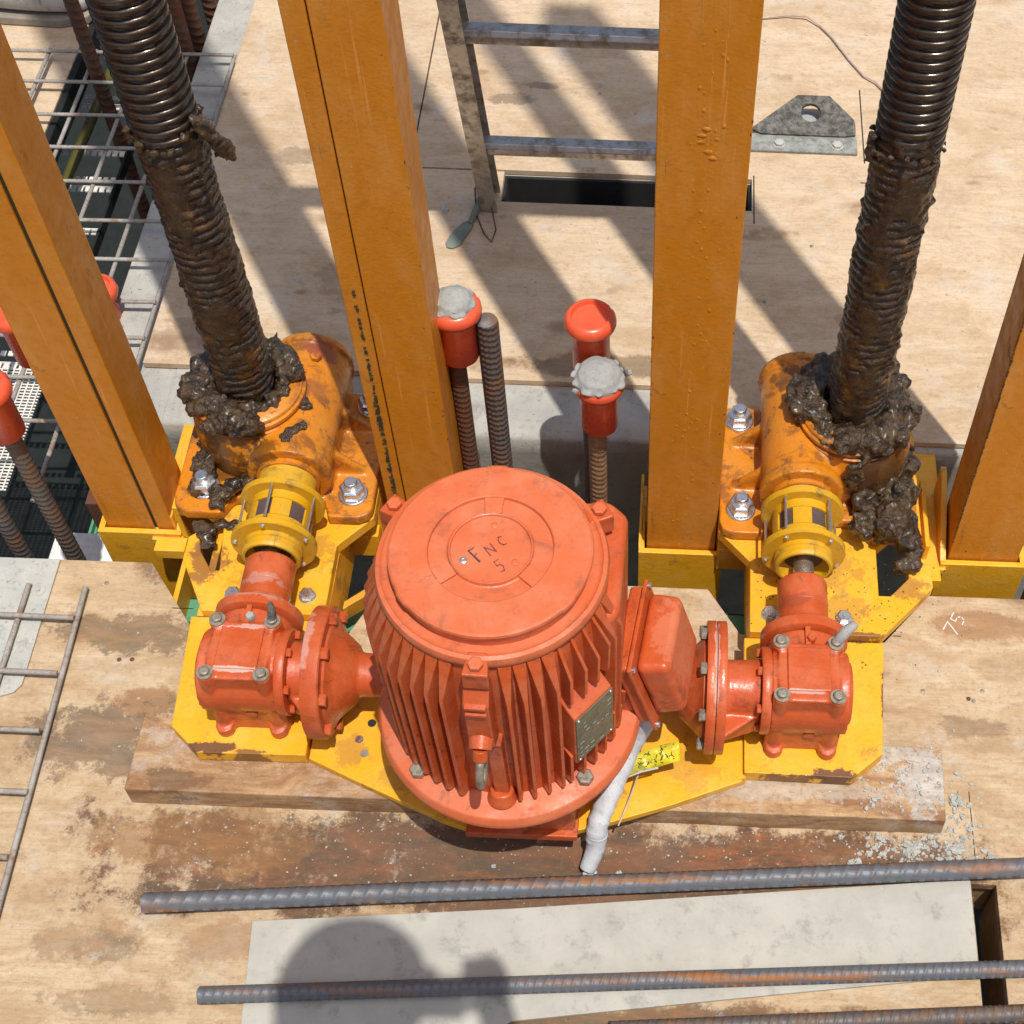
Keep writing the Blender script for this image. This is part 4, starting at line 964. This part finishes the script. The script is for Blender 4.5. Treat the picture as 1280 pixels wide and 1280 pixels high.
for a in (92, 215, 325):
    a = R_(a); b = MB(); d = Vector((math.cos(a), math.sin(a), 0)); pz = Vector((-d.y, d.x, 0))
    b.prism_axis([(.0515, -.010), (.0748, -.012), (.0748, .012), (.0515, .010)], (mx, my, 0), (0, 0, 1), d, pz, .6230, .6285); mk('cover_bridge', b, 'motor_top', mo, bevel=.0008)
for a in (88, 212, 328):
    a = R_(a); b = MB(); b.lathe([(.0044, -.0006), (.0044, .0008), (.0030, .0014), (.0028, .0004), (0, .0004)], (mx + .036 * math.cos(a), my + .034 * math.sin(a), ZT), n=14, cap=False); mk('cover_screw', b, 'motor_top' if a != R_(212) else 'zinc', mo)
# handwriting on the cover
def strokes(lines, o, ux, uy, n_, w_, name, mat_, par, lift=.0006, th=.0005):
    b = MB(); o, ux, uy, n_ = Vector(o), Vector(ux), Vector(uy), Vector(n_)
    for li, ln in enumerate(lines):
        for p, q in zip(ln, ln[1:]):
            P_, Q_ = Vector(p), Vector(q); d = (Q_ - P_)
            if d.length < 1e-6: continue
            d.normalize(); e = Vector((-d.y, d.x)) * w_ * .5; P_ = P_ - d * w_ * .3; Q_ = Q_ + d * w_ * .3
            b.prism_axis([tuple(P_ - e * .8), tuple(Q_ - e * .55), tuple(Q_ + e * .55), tuple(P_ + e * .8)], o, n_, ux, uy, lift + li * .00004, lift + th + li * .00004)
    return mk(name, b, mat_, par)
F_ = [[(.12, 0), (0, 1)], [(0, 1), (.50, 1.02)], [(.06, .52), (.36, .55)]]
N_ = [[(0, 0), (.02, 1)], [(.02, 1), (.5, .05)], [(.5, .05), (.52, 1)]]
C_ = [[(.5, .9), (.25, 1), (.05, .75), (0, .4), (.15, .08), (.45, .02)]]
S_ = [[(.5, 1), (.08, .98), (.05, .6), (.35, .62), (.48, .35), (.3, .05), (0, .08)]]
def place(gl_, ox, oy, sx_, sy_): return [[(ox + x * sx_, oy + y * sy_) for x, y in ln] for ln in gl_]
an = R_(40); ux = (math.cos(an), math.sin(an), 0); uy = (-math.sin(an), math.cos(an), 0)
o0 = (mx - .013, my - .020, ZT)
strokes(place(F_[:1], 0, 0, .016, .020), o0, ux, uy, (0, 0, 1), .0030, 'marker_writing', 'ink', mo, .0004, .0004)
strokes(place(F_[1:], 0, 0, .016, .020), o0, ux, uy, (0, 0, 1), .0016, 'marker_writing', 'ink_mid', mo, .0004, .0004)
strokes(place(N_, .017, -.001, .018, .014), o0, ux, uy, (0, 0, 1), .0020, 'marker_writing', 'ink_mid', mo, .0004, .0004)
strokes(place(C_, .036, .001, .013, .014), o0, ux, uy, (0, 0, 1), .0018, 'marker_writing', 'ink_mid', mo, .0004, .0004)
strokes(place(S_, .014, -.029, .014, .018), o0, ux, uy, (0, 0, 1), .0018, 'marker_writing', 'ink_faint', mo, .0004, .0004)
# cooling fins, one mesh shared between all
FR = .1645
fb = MB()
for pr, t_ in (([(.124, .256), (FR - .010, .256), (FR - .003, .266), (FR, .50), (FR, .532), (.1400, .5870), (.124, .5870)], .0024),):
    A = [fb.bm.verts.new((mx + r, my - (t_ if r > .15 else .0085), z)) for r, z in pr]; B_ = [fb.bm.verts.new((mx + r, my + (t_ if r > .15 else .0085), z)) for r, z in pr]
    fb.bm.faces.new(A); fb.bm.faces.new(B_[::-1])
    for k in range(len(pr)): fb.bm.faces.new((A[k], B_[k], B_[(k + 1) % len(pr)], A[(k + 1) % len(pr)]))
fin0 = mk('cooling_fin', fb, 'motor', mo, bevel=.0012)
skip = [(-93, 8), (-40, 14), (17, 31)]
nf = 50; first = True
for k in range(nf):
    a = 360 * k / nf - 180
    if any(abs((a - c + 180) % 360 - 180) < h for c, h in skip): continue
    if first: o = fin0; first = False
    else: o = fin0.copy(); sc.collection.objects.link(o)
    o.rotation_euler = (0, 0, R_(a))
def finpart(z0, z1, angs):
    sb = MB(); sb.prism_axis([(.124, z0), (FR - .010, z0), (FR - .003, z0 + .008), (FR - .001, min(z1, .54)), (.1385 if z1 > .55 else .150, z1), (.124, z1)], (mx, my, 0), (0, 1, 0), (1, 0, 0), (0, 0, 1), -.0023, .0023)
    s0 = mk('cooling_fin', sb, 'motor', mo, bevel=.001); s0.rotation_euler = (0, 0, R_(angs[0]))
    for a in angs[1:]:
        o = s0.copy(); sc.collection.objects.link(o); o.rotation_euler = (0, 0, R_(a))
finpart(.262, .345, (-53, -45.5, -38, -30.5, -23)); finpart(.470, .5865, (-51, -43, -35, -27)); finpart(.262, .32, (-14, -6))
# clamp lugs with bolts
for a in (-91.8, 150, 32):
    ar = R_(a); d = Vector((math.cos(ar), math.sin(ar), 0)); p_ = Vector((-d.y, d.x, 0))
    b = MB(); b.prism_axis([(.128, -.012), (.160, -.016), (.160, .016), (.128, .012)], (mx, my, 0), (0, 0, 1), d, p_, .572, .6040)
    lugo = mk('clamp_lug', b, 'motor', mo, bevel=.0025)
    b = MB(); b.hexbolt(Vector((mx, my, .604)) + d * .147, r=.0085, h=.008, washer=False); sub_of(lugo); mk('lug_bolt', b, 'motor_top', lugo, bevel=.0005)
# front rib carrying the eyebolt
ar = R_(-92.5); d = Vector((math.cos(ar), math.sin(ar), 0)); p_ = Vector((-d.y, d.x, 0))
b = MB()
b.prism_axis([(.125, .425), (.150, .425), (.168, .440), (.170, .545), (.150, .572), (.125, .572)], (mx, my, 0), p_, d, (0, 0, 1), -.0160, .0160)
b.prism_axis([(.125, .258), (.150, .258), (.158, .425), (.125, .425)], (mx, my, 0), p_, d, (0, 0, 1), .001, .021)
b.cyl(Vector((mx, my, .2508)) + d * .148 + p_ * .010, Vector((mx, my, .272)) + d * .144 + p_ * .010, .021, .016)
mk('front_rib', b, 'motor', mo, bevel=.003)
b = MB()
for zz in (.552, .536): b.prism_axis([(.150, zz), (.1735, zz - .004), (.1735, zz - .008), (.150, zz - .004)], (mx, my, 0), p_, d, (0, 0, 1), -.0125, .0125)
mk('rib_step', b, 'motor', mo)
eb = Vector((mx, my, 0)) + d * .166
b = MB(); b.cyl(eb + Vector((0, 0, .462)) - d * .012, eb + Vector((0, 0, .452)) + d * .012, .0165, .0145); b.cyl(eb + Vector((0, 0, .452)) + d * .010, eb + Vector((0, 0, .437)) + d * .017, .0095)
mk('eyebolt', b, 'motor', mo, ang=40, bevel=.001)
b = MB(); cc = eb + Vector((0, 0, .414)) + d * .020
ax1 = (d * .35 + Vector((0, 0, -1))).normalized(); ax2 = (d - ax1 * d.dot(ax1)).normalized()
b.tube([cc + ax1 * .024 * math.cos(t) + ax2 * .015 * math.sin(t) for t in [2 * PI * i / 28 for i in range(28)]], .0052, 12, True)
mk('eye_ring', b, 'steel', mo, ang=80)
# name plate on an angled pad
ar = R_(-40); d = Vector((math.cos(ar), math.sin(ar), 0)); p_ = Vector((-d.y, d.x, 0))
b = MB(); b.prism_axis([(.125, .325), (.1645, .325), (.1645, .448), (.125, .480)], (mx, my, 0), p_, d, (0, 0, 1), -.034, .034); mk('plate_pad', b, 'motor', mo, bevel=.003)
b = MB(); b.prism_axis([(-.033, .333), (.033, .333), (.033, .446), (-.033, .446)], (mx, my, 0), d, p_, (0, 0, 1), .1649, .1662)
npz = mk('name_plate', b, 'label_plate', mo); sub_of(npz)
ln = []
random.seed(3)
for r_ in range(9):
    zz = .436 - r_ * .0115; x_ = -.028
    while x_ < .024:
        L_ = random.uniform(.002, .007)
        if random.random() < .33: ln.append([(x_, zz), (x_ + L_, zz)])
        x_ += L_ + random.uniform(.003, .007)
strokes(ln, Vector((mx, my, 0)) + d * .1662, p_, (0, 0, 1), d, .0016, 'plate_print', 'silver_mark', npz, .0002, .0002)
b = MB()
for u_, z_ in ((-.029, .337), (.029, .337), (-.029, .442), (.029, .442)):
    b.lathe([(.0022, 0), (.0015, .0012)], Vector((mx, my, z_)) + d * .1662 + p_ * u_, d, 8)
mk('plate_rivet', b, 'zinc', npz)
# side pad and terminal box, tilted slightly upward
b = MB(); b.prism([(mx + .060, my - .062), (mx + .140, my - .058), (mx + .156, my - .040), (mx + .160, my + .105), (mx + .135, my + .128), (mx + .060, my + .120)], .325, .560)
sp_ = mk('side_pad', b, 'motor', mo, bevel=.010, seg=3)
nn_ = Vector((.962, -.118, .248)).normalized(); uu = Vector((.122, .992, 0)); uu = (uu - nn_ * uu.dot(nn_)).normalized(); vv = nn_.cross(uu)
if vv.z < 0: vv = -vv
oc = Vector((-.0065, 1.029, .312))
def tbox(name, u0, u1, v0, v1, n0, n1, bev, seg=3, m='motor', taper=0):
    b = MB(); A = [(u0, v0), (u1, v0), (u1, v1), (u0, v1)]
    lo = [b.bm.verts.new(oc + uu * x + vv * y + nn_ * n0) for x, y in A]; hi = [b.bm.verts.new(oc + uu * (x - math.copysign(taper, x)) + vv * (y - math.copysign(taper, y)) + nn_ * n1) for x, y in A]
    b.bm.faces.new(lo[::-1]); b.bm.faces.new(hi)
    for k in range(4): b.bm.faces.new((lo[k], lo[(k + 1) % 4], hi[(k + 1) % 4], hi[k]))
    return mk(name, b, m, mo, bevel=bev, seg=seg)
tbox('terminal_neck', -.058, .058, -.060, .058, -.085, -.0275, .008)
tbox('terminal_base', -.066, .068, -.072, .072, -.027, -.0065, .005)
tbox('terminal_rim', -.074, .074, -.080, .080, -.006, 0, .002)
tbox('terminal_lid', -.062, .064, -.058, .066, .0003, .046, .011, 4, taper=.004)
for u_, v_ in ((-.067, -.073), (.067, -.073), (-.067, .073), (.067, .073)):
    b = MB(); b.lathe([(.0045, 0), (.0045, .003), (.003, .0042)], oc + uu * u_ + vv * v_ + nn_ * .0002, nn_, 12); mk('lid_screw', b, 'zinc', mo)

# cable from the terminal box, yellow tape tag and copper wire
cb = thing('power_cable', 'stubby pale grey cable hanging down beside the motor flange', 'cable', (-.05, .9, .05))
def smooth_path(P_, n=5):
    P_ = [Vector(p) for p in P_]; out = []
    for i in range(len(P_) - 1):
        p0, p1, p2, p3 = P_[max(0, i - 1)], P_[i], P_[i + 1], P_[min(len(P_) - 1, i + 2)]
        for k in range(n):
            t = k / n; out.append(.5 * ((2 * p1) + (p2 - p0) * t + (2 * p0 - 5 * p1 + 4 * p2 - p3) * t * t + (3 * p1 - p0 - 3 * p2 + p3) * t ** 3))
    return out + [P_[-1]]
pts = smooth_path([(-.022, 1.0, .26), (-.0158, .9874, .2), (-.0321, .9739, .155), (-.0512, .9377, .120), (-.0659, .9049, .100), (-.0745, .8850, .086), (-.0785, .8720, .068), (-.0790, .8660, .054)], 7)
b = MB(); b.tube(pts, .0150, 20, rs=[.0165 - .0015 * (i / len(pts)) + .0007 * math.sin(i * 1.1) + .0005 * math.sin(i * 2.7) for i in range(len(pts) - 2)] + [.0145, .0128]); mk('cable_sleeve', b, 'grey_cable', cb, ang=80)
pts = smooth_path([(-.0775, .8700, .066), (-.0785, .8645, .052), (-.0800, .8575, .040), (-.0850, .8465, .028), (-.0905, .8355, .0165)], 6)
b = MB(); b.tube(pts, .0130, 20, rs=[.0156 + .0004 * wnoise((i * .3, 1, 1), 1) - .0035 * (i / len(pts)) for i in range(len(pts))]); mk('cable_end', b, 'grey_cable', cb, ang=80)
for i in range(5):
    b = MB(); b.ball((-.094 + i * .0035, .8305 + .002 * math.sin(i * 2), .010 + .003 * math.cos(i * 3)), .0035, 2, .8, 60, (1, 1, 1), i); mk('frayed_tip', b, 'grey_cable', cb)
b = MB(); b.cyl((-.025, .995, .25), (-.030, 1.0, .30), .019); mk('cable_gland', b, 'motor', cb)
bm = bmesh.new(); rows = []
def tagpt(k, j): return Vector((-.050 + .088 * k - .004 * j, .950 + .028 * k + j * (.026 + .004 * math.sin(k * 9)), .121 + .004 * math.sin(k * 11 + j * 3) + .012 * j + .006 * k))
for i in range(26):
    k = i / 25; rows.append([bm.verts.new(tagpt(k, j)) for j in (-.5, -.2, .15, .5)])
for A, B in zip(rows, rows[1:]):
    for j in range(3): bm.faces.new((A[j], B[j], B[j + 1], A[j + 1]))
o = mk('yellow_tag', bm, 'tape', cb, ang=12); md = o.modifiers.new('thick', 'SOLIDIFY'); md.thickness = .0008
random.seed(9); b = MB()
for i in range(34):
    k = .30 + .65 * random.random(); j = random.uniform(-.35, .35); p = tagpt(k, j) + Vector((0, -.0003, .0010)); q = tagpt(k + random.uniform(.015, .05), j + random.uniform(-.22, .22)) + Vector((0, -.0003, .0010))
    b.tube([p, q], .0006, 5)
mk('tag_marks', b, 'dark', cb)
b = MB(); b.tube([tagpt(0, -.55), tagpt(.35, -.56), tagpt(.62, -.54)], .0016, 6); mk('tag_edge', b, 'grey_cable', cb)
bm2 = MB(); bm2.tube([(-.020, .955, .10), (-.030, .93, .08), (-.042, .90, .066), (-.048, .884, .064)], .0013, 6); mk('copper_wire', bm2, 'wire', cb)
# shiny stub nail under the housing
b = MB(); b.hexbolt((-.086, .848, .01), (0, -1, 0), .006, .006, False); tag(mk('loose_nut', b, 'wire'), 'small pale nut lying in front of the motor housing', 'nut')

# white pencil number on the right deck
sv = [[(0, 1), (.62, 1)], [(.62, 1), (.1, 0)]]
fv = [[(.55, 1), (.02, 1)], [(.02, 1), (.0, .58)], [(.0, .58), (.35, .62), (.5, .35), (.35, .05), (0, .02)]]
an = R_(62); ux = (math.cos(an), math.sin(an), 0); uy = (-math.sin(an), math.cos(an), 0)
strokes(place(sv, 0, 0, .028, .024) + place(fv, .024, 0, .026, .022), (.490, 1.268, .0002), ux, uy, (0, 0, 1), .0031, 'painted_number', 'white_mark', fd, .0002, .0002)
# saw cuts / joints in the front deck
b = MB()
b.box(-.80, -.765, 1.262, 1.2635, .0001, .0006); b.box(.485, .4862, .86, .99, .0001, .0006); b.box(.385, .398, 1.262, 1.2635, .0001, .0006)
mk('saw_cut', b, 'dark', fd)

random.seed(21)
for i in range(16):
    x, y, z = (random.uniform(-.9, .6), random.choice((1.155, 1.30, .87, 1.16)) + random.uniform(-.01, .01), 0) if i < 8 else (random.uniform(-.5, .9), random.uniform(1.8, 2.8), .0142)
    if i < 8 and -.74 < x < .4: x = random.uniform(.42, .62) if i % 2 else random.uniform(-.92, -.8)
    b = MB(); b.lathe([(.0038, 0), (.0038, .0006), (.002, .0009)], (x, y, z + .0001), n=10); mk('nail', b, 'steel' if i % 3 else 'rebar_rust', fd if i < 8 else rd)

# ------------------------------------------------------------------ loose debris
random.seed(5)
b = MB()
def crumb(x, y, z, r): b.ball((x, y, z + r * .3), r, 1 if r < .003 else 2, .9, 130, (random.uniform(.7, 1.3), random.uniform(.7, 1.2), random.uniform(.4, .8)), random.random() * 30)
for i in range(230): crumb(random.gauss(.395, .045), random.gauss(.893, .013), 0, min(.0048, abs(random.gauss(.0012, .0016)) + .0006))
for i in range(170): crumb(random.uniform(.31, .437), random.uniform(.925, 1.05), .0475, min(.004, abs(random.gauss(.0006, .0013)) + .0005))
for i in range(160): crumb(random.gauss(.458, .018), random.gauss(.925, .045), 0, min(.005, abs(random.gauss(.001, .0016)) + .0006))
for x, y, r in ((.462, .975, .0085), (.430, .925, .0095), (.385, .888, .008), (.455, .90, .0075), (.51, .882, .009), (.30, .868, .0075), (.46, .87, .0085), (.49, .877, .0075), (.475, .874, .007)):
    for q in range(5): crumb(x + random.gauss(0, .004), y + random.gauss(0, .003), random.uniform(0, .002), r * random.uniform(.4, .85))
tag(mk('cement_crumbs', b, 'crumb', ang=20), 'grey cement crumbs scattered at the right end of the timber', 'debris', kind='stuff')
b = MB()
for i in range(260): crumb(random.uniform(-.72, .45), random.triangular(.78, .92, .91), 0, random.uniform(.0006, .0019))
for i in range(160): crumb(random.uniform(-.95, -.6), random.uniform(.75, 1.3), 0, random.uniform(.0006, .0020))
for i in range(120): crumb(random.uniform(-.5, .6), random.choice((random.uniform(1.8, 2.22), random.uniform(2.34, 2.85))), .0145, random.uniform(.0008, .0024))
for x, y, z, r in ((-.045, .835, 0, .006), (-.038, .83, 0, .004), (-.39, 2.20, .0135, .006), (-.46, 2.205, .0135, .008), (-.075, 1.795, .0145, .008), (-.23, .84, 0, .003)): crumb(x, y, z, r)
tag(mk('sawdust_specks', b, 'crumb', ang=20), 'pale specks of cement and sawdust on the plywood', 'debris', kind='stuff')
b = MB()
for i in range(150):      # grease flecks fallen round the right jack and the plates
    crumb(random.gauss(.30, .09), random.gauss(1.27, .05), .0902, random.uniform(.0006, .0016))
for i in range(60): crumb(random.gauss(.10, .03), random.gauss(1.66, .03), .0, random.uniform(.001, .003))
for q in list(b.bm.verts): pass
tag(mk('grease_flecks', b, 'grease', ang=80), 'small dark grease flecks fallen around the right jack', 'debris', kind='stuff')

# ------------------------------------------------------------------ boot at the top left and the photographer who throws the shadow
bt = thing('work_boot', 'dusty pale grey work boot at the top left corner', 'boot', (-1.45, 2.80, 0))
b = MB()
prof = [(-1.66, .042, .11), (-1.62, .046, .13), (-1.56, .044, .10), (-1.50, .046, .085), (-1.44, .050, .070), (-1.38, .050, .062), (-1.335, .040, .050), (-1.315, .020, .032)]
prev = None
for x, hw, h in prof:
    ring = []
    for k in range(20):
        a = 2 * PI * k / 20; ca, sa = math.cos(a), math.sin(a)
        yy = 2.805 + hw * (abs(ca) ** .7) * (1 if ca > 0 else -1)
        zz = .022 + h * .5 + h * .5 * (abs(sa) ** .8) * (1 if sa > 0 else -1) + .004 * wnoise((x * 3, ca, sa), 6)
        ring.append(b.bm.verts.new((x, yy, zz)))
    if prev:
        for k in range(20): b.bm.faces.new((prev[k], prev[(k + 1) % 20], ring[(k + 1) % 20], ring[k]))
    else: b.bm.faces.new(ring[::-1])
    prev = ring
b.bm.faces.new(prev); b.lathe([(.05, 0), (.052, .12)], (-1.61, 2.805, .1), n=20)
o = mk('upper', b, 'boot', bt, ang=80); md = o.modifiers.new('sub', 'SUBSURF'); md.levels = md.render_levels = 1
b = MB(); b.prism([(-1.67, 2.765), (-1.5, 2.752), (-1.38, 2.748), (-1.32, 2.765), (-1.302, 2.805), (-1.32, 2.845), (-1.38, 2.862), (-1.5, 2.855), (-1.67, 2.85)], .001, .022); mk('sole', b, 'sole', bt, bevel=.004)
b = MB(); b.tube([(-1.43 - .02 * math.cos(t * PI), 2.805 + .052 * math.cos(t * PI) , .055 + .05 * math.sin(t * PI)) for t in [i / 12 for i in range(13)]], .003, 6); mk('stitching', b, 'boot', bt)

ph = thing('person', 'person in a hard hat whose round shadow falls on the grey panel', 'person', (-.05, -.25, 0))
me = bpy.data.meshes.new('body')
V = [(-.05, -.33, 1.28), (-.05, -.31, 1.45), (-.05, -.26, 1.70), (-.05, -.20, 1.90), (-.07, -.10, 2.0), (-.085, -.055, 2.10), (-.082, .02, 2.20),
     (.13, -.22, 1.89), (.22, -.12, 1.70), (.16, -.06, 1.93), (.125, .03, 2.03),
     (-.23, -.22, 1.89), (-.33, -.12, 1.72), (-.26, -.09, 1.95), (-.20, -.03, 2.06),
     (.05, -.33, 1.20), (.08, -.28, .85), (.09, -.34, .48), (.09, -.24, .44), (-.15, -.33, 1.20), (-.19, -.28, .85), (-.20, -.34, .48), (-.20, -.24, .44)]
E_ = [(0, 1), (1, 2), (2, 3), (3, 4), (4, 5), (5, 6), (3, 7), (7, 8), (8, 9), (9, 10), (3, 11), (11, 12), (12, 13), (13, 14), (0, 15), (15, 16), (16, 17), (17, 18), (0, 19), (19, 20), (20, 21), (21, 22)]
rad = [.13, .13, .15, .12, .050, .052, .060, .07, .045, .033, .026, .07, .045, .033, .026, .095, .06, .045, .04, .095, .06, .045, .04]
me.from_pydata([Vector(v) - Vector((-.05, -.25, 0)) for v in V], E_, []); bo = bpy.data.objects.new('body', me); sc.collection.objects.link(bo); bo.parent = ph; me.materials.append(MT['cloth'])
bo.modifiers.new('skin', 'SKIN'); 
for i, r_ in enumerate(rad): me.skin_vertices[0].data[i].radius = (r_, r_)
me.skin_vertices[0].data[0].use_root = True
md = bo.modifiers.new('sub', 'SUBSURF'); md.levels = md.render_levels = 2
b = MB(); b.lathe([(.102, 0), (.106, .004), (.098, .012), (.097, .035), (.090, .065), (.072, .092), (.043, .108), (0, .114)], (-.070, .062, 2.195), n=36, fn=lambda r, h, a: 1 + .06 * abs(math.sin(a))); mk('hard_hat', b, 'hat', ph)
b = MB(); b.ball((-.085, .015, 2.185), .070, 3, .03, 3, (.85, 1.0, 1.15)); b.ball((-.084, .088, 2.165), .013, 2, 0, 1, (.7, 1, 1.2)); b.ball((-.145, .0, 2.175), .014, 1, 0, 1, (.4, 1, 1.4)); b.ball((-.026, .0, 2.175), .014, 1, 0, 1, (.4, 1, 1.4)); mk('head', b, 'skin', ph, ang=80)
for sgn, hx, hy in ((1, .100, .118), (-1, -.165, .02)):
    b = MB(); b.ball((hx, hy, 2.085), .034, 2, .1, 1, (.9, 1.1, 1.2)); b.tube([(hx + .028 * sgn, hy - .075, 2.04), (hx + .01 * sgn, hy - .03, 2.065), (hx, hy, 2.08)], .026, 10)
    for k in range(4): 
        b.tube([(hx - .004 * sgn, hy - .024 + k * .014, 2.085), (hx - .016 * sgn, hy - .022 + k * .014, 2.105), (hx - .034 * sgn, hy - .02 + k * .013, 2.106)], .007, 8, rs=[.0085, .0078, .006])
    b.tube([(hx - .006 * sgn, hy - .02, 2.05), (hx - .022 * sgn, hy - .03, 2.06), (hx - .036 * sgn, hy - .032, 2.07)], .008, 8, rs=[.0095, .0085, .007]); mk('hand', b, 'skin', ph, ang=80)
hc = thing('camera', 'small black camera added out of view to join the head and hand shadows', 'camera', (.045, .075, 2.11))  # unseen camera box, added so the head and hand shadows merge
b = MB(); b.box(-.005, .078, .055, .105, 2.106, 2.150); mk('added_camera_body', b, 'dark', hc, bevel=.006)
b = MB(); b.cyl((.02, .105, 2.13), (.02, .120, 2.13), .016); mk('lens', b, 'steel', hc)
st = MB(); st.box(-.5, .4, -.7, -.1, .0, .40); tag(mk('step_platform', st, 'ply_edge', bevel=.004), 'low plywood step behind the camera where the photographer stands', 'platform')
for o in bpy.data.objects:
    if '_w' in o: del o['_w']
